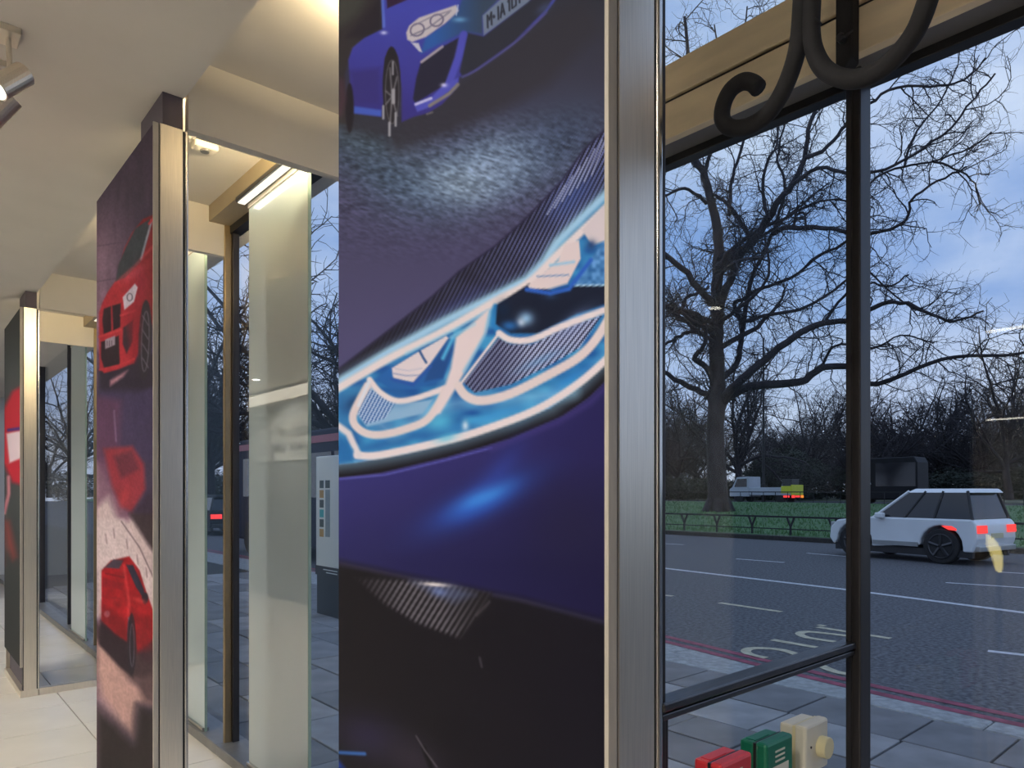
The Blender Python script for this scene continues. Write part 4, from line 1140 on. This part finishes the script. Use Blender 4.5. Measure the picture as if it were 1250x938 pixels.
limb([(919, 296), (900, 265), (882, 244), (870, 237)], 5, 3, -1, 1)
limb([(890, 263), (895, 215), (905, 180), (915, 140), (905, 80), (912, 10)], 4, 1.5, 0, 2)
limb([(944, 285), (962, 278), (992, 278), (1023, 280), (1045, 286), (1070, 284), (1104, 270), (1117, 240), (1155, 216), (1180, 205)], 5.5, 1.4, -1, -8)
limb([(969, 276), (973, 262), (982, 262), (983, 276)], 3, 2, -2, -3, 6)
limb([(869, 372), (839, 334), (811, 311), (780, 290), (735, 280)], 8, 3, 0, -2)
limb([(862, 248), (850, 238), (831, 230), (809, 240), (780, 240)], 4, 2, 0.5, -2)
limb([(872, 410), (862, 398), (852, 385), (832, 378), (815, 372), (790, 378)], 6, 2, 0, -3)
limb([(832, 378), (840, 362), (858, 356), (864, 350)], 4, 3, -1, -1, 6)
limb([(882, 492), (888, 481), (902, 467), (935, 438), (968, 412), (1007, 394), (1040, 391), (1075, 372), (1110, 372), (1160, 392), (1200, 380)], 11, 1.6, 0, -7)
limb([(880, 498), (888, 485), (924, 470), (975, 467), (1004, 449), (1040, 449), (1063, 470), (1107, 455), (1164, 436), (1245, 432), (1290, 420)], 11, 2, 0, -3)
limb([(870, 500), (868, 485), (855, 478), (830, 467), (810, 454), (780, 445), (740, 420)], 9, 3, 0, 2)
limb([(874, 475), (862, 449), (848, 438), (859, 423), (861, 402), (845, 392), (830, 380)], 7, 3, 0, -2.5)
limb([(862, 410), (844, 405), (826, 412), (810, 421), (790, 424)], 5, 2, -1, -3)
limb([(880, 462), (899, 445), (906, 405), (916, 347), (931, 311), (949, 270), (958, 225), (950, 195), (958, 150)], 7, 2, 0, 3)
limb([(905, 392), (896, 372), (905, 366), (930, 352), (965, 340), (1000, 312), (1038, 290), (1061, 225), (1104, 203), (1138, 197), (1185, 180), (1211, 161)], 4.5, 1.5, 1, -2)
limb([(905, 395), (935, 385), (975, 378), (1010, 360), (1045, 335), (1061, 332), (1104, 370), (1155, 391)], 4.5, 1.4, 0, 4)
limb([(967, 226), (1000, 205), (1030, 212), (1061, 212), (1104, 195), (1151, 165), (1190, 120), (1215, 90)], 4, 1.4, -3, -8)
limb([(982, 193), (1010, 180), (1035, 150), (1061, 127), (1095, 107), (1147, 105), (1177, 97), (1205, 70)], 4, 1.4, -4, -6)
limb([(1104, 203), (1120, 160), (1150, 120), (1170, 80)], 2.6, 1.2, -2, 0)
limb([(1138, 197), (1165, 205), (1190, 225), (1196, 250)], 2.4, 1.2, -2, 0)
limb([(939, 267), (930, 235), (938, 195), (950, 170), (946, 120), (960, 60)], 4, 1.4, -2, 2)
limb([(1007, 394), (1030, 360), (1062, 345), (1085, 350), (1110, 335)], 3, 1.2, -3, -6)
limb([(1004, 449), (1015, 425), (1040, 420), (1066, 425), (1100, 410), (1140, 420)], 3, 1.2, -1, -4)
# free limbs that fill the crown in depth
for k in range(9):
    z0 = rng.uniform(9, 20); a0 = rng.uniform(0, 6.28)
    d = np.array((math.cos(a0), math.sin(a0), rng.uniform(0.2, 0.9)))
    a, b = grow(np.array((0, 0, z0)), d, rng.uniform(6, 11), rng.uniform(0.12, 0.2), 0.04, 9, 0.22, 0.04, rng)
    tb.tube(a, b, 6); LIMBS.append((a, b))
tb.build('limbs', MAT['bark'], mt)
tw_ = TB()
lim = [(1.6, 4.2, 0.045, 0.76, 0.34, 0.03, 7), (0.9, 2.0, 0.022, 0.5, 0.36, -0.02, 4), (0.4, 0.95, 0.013, 0.36, 0.36, -0.06, 3)]
for P, rr in LIMBS:
    twigs(tw_, P, rr, 0, 0, 0, rng, lim)
print('twig faces', len(tw_.f))
tag(tw_.build('twigs', MAT['twig'], mt, smooth=False), kind='stuff')
tag(mt, 'huge bare plane tree with spreading limbs on the lawn beyond the road', 'tree')

def generic_tree(seed, H, spread, dens):
    rng = np.random.default_rng(seed); t = TB(); w = TB(); fine = TB()
    tr_, trr = grow(np.zeros(3), np.array((0, 0, 1.0)), H * 0.20, H * 0.02, H * 0.014, 6, 0.05, 0.1, rng)
    t.tube(tr_, trr, 8)
    lb = []
    for k in range(9):
        d = np.array((rng.normal(0, spread * 1.3), rng.normal(0, spread * 1.3), 1.0 if k < 6 else 0.35))
        a, b = grow(tr_[-1 - (k % 3)], d, H * rng.uniform(0.45, 0.68), H * 0.010, H * 0.002, 9, 0.16, 0.05, rng)
        w.tube(a, b, 5); lb.append((a, b))
        for q in range(2):
            i = rng.integers(2, 6)
            a2, b2 = grow(a[i], side_dir(a[i + 1] - a[i], rng, 0.6) / 1.0, H * rng.uniform(0.2, 0.4), b[i] * 0.7, H * 0.002, 7, 0.18, 0.06, rng)
            w.tube(a2, b2, 4); lb.append((a2, b2))
    lm = [(H * .08, H * .17, H * .0026, H * .05 / dens, 0.22, 0.04, 5), (H * .04, H * .09, H * .0016, H * .03 / dens, 0.26, 0.02, 3), (H * .02, H * .045, H * .0011, H * .024, 0.3, 0, 2)]
    for a, b in lb: twigs(fine, a, b, 0, 0, 0, rng, lm)
    return t, w, fine
FAR = []
for s in range(3):
    t, w, f = generic_tree(40 + s, 20.0, (0.45, 0.6, 0.38)[s], 1.0)
    e = empty('bare_park_tree')
    t.build('trunk', MAT['bark'], e); w.build('branches', MAT['twig'], e); tag(f.build('twigs', MAT['twig_far'], e, smooth=False), kind='stuff')
    print('far tree faces', len(f.f)); FAR.append(e)
def copy_tree(o, parent=None):
    c = o.copy(); COL.objects.link(c); c.parent = parent
    for ch in o.children:
        copy_tree(ch, c)
    return c
first = [True, True, True]
def place_tree(i, px, depth, h, rot, label):
    src = FAR[i]
    o = src if first[i] else copy_tree(src)
    first[i] = False
    p = at_d(px, 600, depth)
    o.location = (p.x, p.y, 0.6); o.rotation_euler = (0, 0, rot); s = h / 20.0; o.scale = (s, s, s)
    tag(o, label, 'tree', 'bare trees in the park behind the far road')
    return o
lab = 'bare winter tree in the park beyond the far road'
spec = [(901, 70, 20), (825, 78, 17), (795, 95, 21), (850, 100, 18), (945, 88, 15), (985, 80, 17), (1025, 95, 20), (1070, 74, 15), (1105, 82, 18), (1150, 90, 20), (1190, 78, 18), (1232, 72, 22), (1265, 84, 22),
        (1045, 110, 19), (1130, 110, 20), (1210, 108, 22), (965, 112, 18), (880, 112, 19), (815, 112, 19),
        (1055, 92, 13), (1090, 100, 14), (1118, 96, 12), (1160, 100, 14), (1182, 94, 13), (1222, 95, 13), (1255, 98, 14), (1000, 96, 12), (970, 100, 13), (860, 92, 12), (915, 98, 12), (820, 96, 13), (1035, 84, 11), (1075, 86, 11), (1140, 84, 11), (1205, 86, 11),
        (262, 80, 20), (400, 75, 20), (300, 70, 21), (90, 85, 21), (240, 105, 22), (360, 110, 20), (60, 100, 20)]
for k, (px, dp, h) in enumerate(spec):
    l2 = lab
    if h <= 14: l2 = 'small low bare tree among the taller trees of the park'
    if k == 0: l2 = 'bare forked tree standing just behind the huge plane tree'
    place_tree(k % 3, px, dp, h, k * 1.37, l2)

# near bare tree that shows through the left windows
o = copy_tree(FAR[1]); p = at_d(425, 600, 38); o.location = (p.x, p.y, lawn_z(p.x)); o.scale = (1.1, 1.1, 1.1); o.rotation_euler = (0, 0, 2.1)
tag(o, 'bare street tree seen beside the frosted glass panel', 'tree')
if 'group' in o: del o['group']
o = copy_tree(FAR[0]); p = at_d(255, 600, 46); o.location = (p.x, p.y, lawn_z(p.x)); o.scale = (1.0, 1.0, 1.0); o.rotation_euler = (0, 0, 0.6)
tag(o, 'bare street tree seen past the gold mullion', 'tree')
if 'group' in o: del o['group']

# evergreen shrubs under the trees
rb = np.random.default_rng(5)
bt = MB()
for k in range(5200):
    d = rb.normal(0, 1, 3); d /= np.linalg.norm(d)
    lump = 0.62 + 0.42 * float(vnoise(np.array([d[0] * 2.3 + 9]), np.array([d[1] * 2.3 + d[2] * 1.7]), 2)[0])
    c = d * lump * rb.uniform(0.55, 1.05) ** 0.5
    u = rb.normal(0, 1, 3); u /= np.linalg.norm(u); w = np.cross(u, d); w /= np.linalg.norm(w) + 1e-6
    z = rb.uniform(0.03, 0.075); n = len(bt.v)
    bt.v += [tuple(c - u * z), tuple(c + w * z * 0.8), tuple(c + u * z)]; bt.f.append((n, n + 1, n + 2))
sme = bpy.data.meshes.new('evergreen_shrub'); sme.from_pydata(bt.v, [], bt.f); sme.update(); sme.materials.append(MAT['bush'])
shr = [(958, 72, 4.2, 3.4), (925, 74, 2.6, 2.2), (990, 78, 3.6, 2.8), (840, 74, 2.4, 1.6), (812, 76, 3, 1.6), (1040, 76, 3.6, 2.2), (1085, 76, 4, 2.0), (1130, 78, 4, 1.9), (1170, 76, 4, 2.1), (1215, 78, 4, 2.0), (1250, 76, 4, 2.2), (872, 80, 3, 1.6), (900, 82, 3, 1.4),
       (255, 80, 4, 2), (300, 80, 4, 2), (400, 80, 4, 2.4), (350, 82, 4, 2.2), (90, 84, 4, 2)]
for k, (px, dp, rx, rz) in enumerate(shr):
    o = bpy.data.objects.new('evergreen_shrub', sme); COL.objects.link(o)
    p = at_d(px, 600, dp); o.location = (p.x, p.y, 0.6 + rz * 0.72); o.scale = (rx, rx, rz); o.rotation_euler = (0, 0, k * 0.9)
    if k == 0: tag(o, 'tallest dark evergreen shrub, right of the lamp post across the lawn', 'shrub')
    else: tag(o, 'dark evergreen shrub at the edge of the park', 'shrub', 'dark shrubs along the park edge')

# ------------------------------------------------------------------ vehicles
def wheel(parent, x, y, r, w, name='wheel'):
    s = 1 if y > 0 else -1
    o = MB().cyl((x, y - w / 2, r), (x, y + w / 2, r), r, 28).build(name, MAT['tyre'], parent, bevel=0.03)
    m = MB(); yo = y + s * (w / 2 + 0.004)
    m.cyl((x, yo - s * 0.03, r), (x, yo, r), r * 0.18, 12)
    for k in range(5):
        a = k * 2 * math.pi / 5 + 0.3
        m.tube([(x + 0.1 * r * math.cos(a), yo - s * 0.01, r + 0.1 * r * math.sin(a)), (x + 0.66 * r * math.cos(a), yo - s * 0.01, r + 0.66 * r * math.sin(a))], 0.04, 6)
    ring = [(x + 0.68 * r * math.cos(q), yo - s * 0.01, r + 0.68 * r * math.sin(q)) for q in np.linspace(0, 2 * math.pi, 25)]
    m.tube(ring, 0.022, 6, cap=False)
    m.build('rim', MAT['rim'], o)
def arch(cx, r, z0, n=10):
    return [(cx + r * math.cos(q), 0.36 + r * math.sin(q)) for q in np.linspace(math.pi, 0, n) if True]
def car(name, loc, rz, L, W, H, wb, paint, trimm, label, tail=True, belt=0.60, sedan=False, wr=0.36, deck=None):
    e = empty(name, loc, rz)
    rear, front = -L / 2, L / 2
    xr, xf = -wb / 2 + 0.05, wb / 2 + 0.05
    zb = H * belt; z0 = 0.30
    prof = [(rear + 0.10, z0), (xr - wr - 0.07, z0)] + [(xr + (wr + 0.07) * math.cos(q), max(z0, wr + (wr + 0.07) * math.sin(q))) for q in np.linspace(math.pi, 0, 11)] + \
           [(xf - wr - 0.07, z0)] + [(xf + (wr + 0.07) * math.cos(q), max(z0, wr + (wr + 0.07) * math.sin(q))) for q in np.linspace(math.pi, 0, 11)] + \
           [(front - 0.12, z0), (front, z0 + 0.16), (front - 0.03, zb - 0.28), (front - 0.22, zb - 0.10), (front - 1.05, zb), (rear + 0.10, zb), (rear + 0.02, zb - 0.10), (rear, zb - 0.42), (rear + 0.02, z0 + 0.2)]
    pr = []
    for p in prof:
        if not pr or (abs(p[0] - pr[-1][0]) + abs(p[1] - pr[-1][1])) > 0.012: pr.append(p)
    MB().prism(pr, 1, -W / 2, W / 2).build('body', paint, e, bevel=0.035, seg=2)
    # greenhouse
    xb0, xb1 = rear + 0.12, front - 1.15
    xt0, xt1 = rear + (0.30 if not sedan else 0.9), front - 1.95
    wb_, wt = W / 2 - 0.05, W / 2 - 0.22
    zt = H - 0.06
    MB().hexa([(xb0, -wb_, zb - 0.02), (xb1, -wb_, zb - 0.02), (xb1, wb_, zb - 0.02), (xb0, wb_, zb - 0.02)], [(xt0, -wt, zt), (xt1, -wt, zt), (xt1, wt, zt), (xt0, wt, zt)]).build('windows', MAT['car_glass'], e, bevel=0.03)
    MB().hexa([(xt0 - 0.14, -wt - 0.03, zt - 0.035), (xt1 + 0.06, -wt - 0.03, zt - 0.035), (xt1 + 0.06, wt + 0.03, zt - 0.035), (xt0 - 0.14, wt + 0.03, zt - 0.035)],
              [(xt0 - 0.08, -wt + 0.08, H), (xt1 - 0.1, -wt + 0.08, H), (xt1 - 0.1, wt - 0.08, H), (xt0 - 0.08, wt - 0.08, H)]).build('roof', paint, e, bevel=0.02)
    for s in (-1, 1):
        for u in ((0.0, 0.0), (0.36, 0.40), (0.66, 0.70), (1.0, 1.0)):
            a = Vector((xb0 + (xb1 - xb0) * u[0], s * (wb_ + 0.002), zb - 0.02)); b = Vector((xt0 + (xt1 - xt0) * u[1], s * (wt + 0.002), zt))
            MB().tube([a, b], 0.035 if u[0] in (0.0, 1.0) else 0.028, 6).build('pillar', paint if u[0] == 1.0 else MAT['plastic'], e)
        MB().box(xr + wr + 0.1, xf - wr - 0.1, s * W / 2 - 0.012, s * W / 2 + 0.012, z0 + 0.06, z0 + 0.16).build('sill_trim', trimm, e)
        MB().box(rear + 0.12, front - 0.14, s * (W / 2 - 0.10) - 0.05, s * (W / 2 - 0.10) + 0.05, 0.17, z0 + 0.03).build('underbody', MAT['plastic'], e)
        MB().box(front - 1.5, front - 1.3, s * (W / 2 + 0.09) - 0.09, s * (W / 2 + 0.09) + 0.06, zb - 0.02, zb + 0.11).build('mirror', paint, e, bevel=0.03)
        # lamps
        MB().hexa([(rear + 0.60, s * (W / 2 - 0.01), zb - 0.24), (rear + 0.60, s * (W / 2 + 0.008), zb - 0.24), (rear - 0.015, s * (W / 2 - 0.02), zb - 0.30), (rear - 0.015, s * (W / 2 - 0.42), zb - 0.30)],
                  [(rear + 0.75, s * (W / 2 - 0.01), zb - 0.16), (rear + 0.75, s * (W / 2 + 0.008), zb - 0.16), (rear - 0.005, s * (W / 2 - 0.02), zb - 0.13), (rear - 0.005, s * (W / 2 - 0.42), zb - 0.13)]).build('tail_lamp', MAT['tail'] if tail else MAT['tail_dim'], e)
        MB().box(front - 0.34, front - 0.02, s * (W / 2 - 0.22) - 0.2, s * (W / 2 - 0.22) + 0.2, zb - 0.30, zb - 0.16).build('headlamp', MAT['silver'], e, bevel=0.02)
    MB().box(rear - 0.03, rear + 0.2, -W / 2 + 0.06, W / 2 - 0.06, z0 + 0.02, z0 + 0.14).build('rear_bumper', trimm, e, bevel=0.02)
    MB().box(front - 0.1, front + 0.015, -W / 2 + 0.25, W / 2 - 0.25, z0 + 0.04, z0 + 0.24).build('grille', MAT['plastic'], e, bevel=0.02)
    MB().box(rear - 0.012, rear + 0.02, -0.26, 0.26, zb - 0.42, zb - 0.31).build('number_plate', MAT['knob'], e)
    for x in (xr, xf):
        for s in (-1, 1): wheel(e, x, s * (W / 2 - 0.13), wr, 0.24)
    return tag(e, label, 'car')
# white estate car in the lane by the far kerb, turning slightly towards it; local +x is forward
hd = R(10)
fwd = Vector((math.sin(hd), math.cos(hd), 0)); sidev = Vector((fwd.y, -fwd.x, 0))
L_, W_ = 3.55, 1.72
rear_near = Vector((17.7, 17.7 * ray(1193, 690).y / ray(1193, 690).x, RD))
ctr = rear_near + fwd * (L_ / 2) + sidev * (W_ / 2)
car('white_sport_utility_car', (ctr.x, ctr.y, RD), math.atan2(fwd.y, fwd.x), L_, W_, 1.70, 2.1, MAT['white_car'], MAT['silver'], 'white sport utility car with lit red tail lamp driving past the window', wr=0.40)
p = at_z(268, 655, RD)
car('black_hatchback', (p.x + 0.6, p.y + 2.2, RD), R(90), 4.2, 1.8, 1.5, 2.5, MAT['dark_car'], MAT['plastic'], 'black car with a lit red tail lamp seen past the gold mullion', belt=0.62)

# navy minibus with red roof stripe, seen behind the frosted glass
mbx = empty('minibus', (8.3, 16.2, RD))
MB().prism([(-3.7, 0.35), (3.7, 0.35), (3.7, 1.3), (3.45, 2.6), (3.2, 3.02), (-3.6, 3.02), (-3.7, 2.8)], 0, -1.1, 1.1).build('body', MAT['navy'], mbx, bevel=0.06)
MB().box(-1.12, 1.12, -3.6, 3.3, 2.72, 2.88).build('roof_stripe', MAT['red_stripe'], mbx)
for s in (-1, 1):
    for k in range(5):
        MB().box(s * 1.105 - 0.012, s * 1.105 + 0.012, -3.4 + k * 1.3, -2.25 + k * 1.3, 1.5, 2.5).build('window', MAT['car_glass'], mbx)
MB().prism([(3.45, 2.45), (3.72, 1.4), (3.70, 1.38), (3.42, 2.45)], 0, -0.95, 0.95).build('windscreen', MAT['car_glass'], mbx)
for y in (-2.4, 2.5):
    for s in (-1, 1):
        w = MB().cyl((s * 0.98 - 0.13, y, 0.42), (s * 0.98 + 0.13, y, 0.42), 0.42, 24).build('wheel', MAT['tyre'], mbx)
for s in (-1, 1): MB().box(s * 0.9 - 0.1, s * 0.9 + 0.1, -3.73, -3.66, 0.9, 1.3).build('tail_lamp', MAT['tail_dim'], mbx)
tag(mbx, 'dark navy minibus with a red stripe below its roof behind the frosted glass', 'minibus')

# pavement information totem
tt = empty('information_totem', (4.25, 8.35, PV))
MB().box(-0.05, 0.05, -0.32, 0.32, 0.60, 2.03).build('panel', MAT['sign_white'], tt, bevel=0.01)
MB().box(-0.055, 0.055, -0.325, 0.325, 0.50, 0.62).build('footer_band', MAT['sign_dark'], tt)
MB().box(-0.045, 0.045, -0.30, 0.30, -0.01, 0.50).build('plinth', MAT['sign_dark'], tt)
tl = []
for k, m in enumerate(('sq_dark', 'sq_orange', 'sq_dark', 'sq_cyan', 'sq_dark', 'sq_orange')):
    z = 1.67 - k * 0.125
    MB().box(-0.053, -0.049, 0.10, 0.21, z - 0.05, z + 0.05).build('picture_square', MAT[m], tt)
MB().box(-0.053, -0.049, -0.07, 0.05, 1.62, 1.72).build('picture_square', MAT['sq_dark'], tt)
MB().box(-0.053, -0.049, -0.07, 0.05, 1.0, 1.60).build('picture_strip', MAT['sq_grey'], tt)
for z in (0.575, 0.54): MB().box(-0.058, -0.054, -0.28, 0.10 if z > 0.55 else 0.02, z, z + 0.012).build('footer_line', MAT['sign_white'], tt)
tag(tt, 'white pavement information panel with small coloured squares outside the window', 'sign')

# flatbed works truck on the far carriageway
tq = at_d(932, 600, 60)
fl = empty('works_truck', (54.2, 54.2 * ray(934, 600).y / ray(934, 600).x, 0.56), R(90))
def fb(name, x0, x1, y0, y1, z0, z1, m, b=0.03): return MB().box(x0, x1, y0, y1, z0, z1).build(name, m, fl, bevel=b)
MB().prism([(0.9, 0.5), (2.7, 0.5), (2.72, 1.1), (2.45, 1.3), (2.05, 2.1), (0.95, 2.15)], 1, -0.95, 0.95).build('cab', MAT['van_white'], fl, bevel=0.05)
MB().prism([(1.1, 1.3), (2.25, 1.3), (1.98, 1.95), (1.1, 1.98)], 1, -0.965, 0.965).build('cab_window', MAT['car_glass'], fl)
fb('load_bed', -2.7, 0.85, -0.95, 0.95, 0.62, 0.80, MAT['van_white'])
fb('side_board', -2.7, 0.85, 0.90, 0.96, 0.80, 1.25, MAT['van_white']); fb('side_board', -2.7, 0.85, -0.96, -0.90, 0.80, 1.25, MAT['van_white'])
fb('tail_board', -2.78, -2.70, -0.95, 0.95, 0.62, 1.45, MAT['hivis']); fb('hazard_panel', -2.74, -1.9, 0.955, 0.985, 0.78, 1.35, MAT['hivis'])
fb('equipment_box', -2.6, -1.8, -0.6, 0.6, 0.8, 1.9, MAT['sign_dark'])
for s in (-1, 1):
    MB().box(-2.82, -2.74, s * 0.7 - 0.2, s * 0.7 + 0.2, 0.42, 0.62).build('tail_lamp', MAT['amber'] if s < 0 else MAT['tail'], fl)
    MB().box(-2.6, -2.1, s * 0.97 - 0.02, s * 0.97 + 0.02, 0.45, 0.60).build('side_lamp', MAT['tail'], fl)
for x in (-1.8, 1.8):
    for s in (-1, 1): MB().cyl((x, s * 0.82 - 0.12, 0.34), (x, s * 0.82 + 0.12, 0.34), 0.34, 20).build('wheel', MAT['tyre'], fl)
tag(fl, 'white flatbed works truck with a yellow tail panel beyond the lawn', 'truck')
# black coach behind the white car
bx = 55.5
cb = empty('black_box_van', (bx, 21.3, 0.56), R(90))
MB().prism([(-2.45, 0.35), (2.45, 0.35), (2.45, 1.5), (2.1, 2.5), (1.4, 3.35), (-2.2, 3.4), (-2.4, 3.0)], 1, -1.1, 1.1).build('body', MAT['dark_car'], cb, bevel=0.08)
MB().prism([(0.7, 1.45), (2.1, 1.45), (1.85, 2.35), (1.1, 2.45)], 1, 1.08, 1.115).build('cab_window', MAT['van_white'], cb)
MB().box(-2.3, 0.4, 1.095, 1.11, 1.3, 3.0).build('side_panel', MAT['car_glass'], cb)
for x in (-1.5, 1.6):
    for s in (-1, 1): MB().cyl((x, s * 0.95 - 0.14, 0.42), (x, s * 0.95 + 0.14, 0.42), 0.42, 20).build('wheel', MAT['tyre'], cb)
tag(cb, 'black box van on the far carriageway behind the white car', 'van')

# ------------------------------------------------------------------ lamps outside the picture say so in their names
bpy.context.view_layer.update()
GLOW = {m.name for m in bpy.data.materials if m.name in ('lamp_warm', 'lamp_white', 'strip_lamp', 'pelmet_glow', 'yellow_glow', 'tail_lamp', 'amber_lamp')}
def in_picture(pts):
    ins = []
    for p in pts:
        dep = p.x * SN + p.y * CS
        if dep <= 0.02: continue
        px = CX + FPX * (p.x * CS - p.y * SN) / dep; py = HOR - FPX * (p.z - EYE) / dep
        ins.append((px, py))
    if not ins: return False
    xs = [q[0] for q in ins]; ys_ = [q[1] for q in ins]
    return max(xs) > 0 and min(xs) < 1250 and max(ys_) > 0 and min(ys_) < 938
for o in list(bpy.data.objects):
    if o.type == 'LIGHT': pts = [o.matrix_world.translation]
    elif o.type == 'MESH' and o.data.materials and o.data.materials[0] and o.data.materials[0].name in GLOW: pts = [o.matrix_world @ Vector(c) for c in o.bound_box]
    else: continue
    if not in_picture(pts): o.name = o.name.split('.')[0] + '_offscreen'
    if o.type == 'LIGHT': print('light', o.name, [round(v, 2) for v in o.matrix_world.translation])
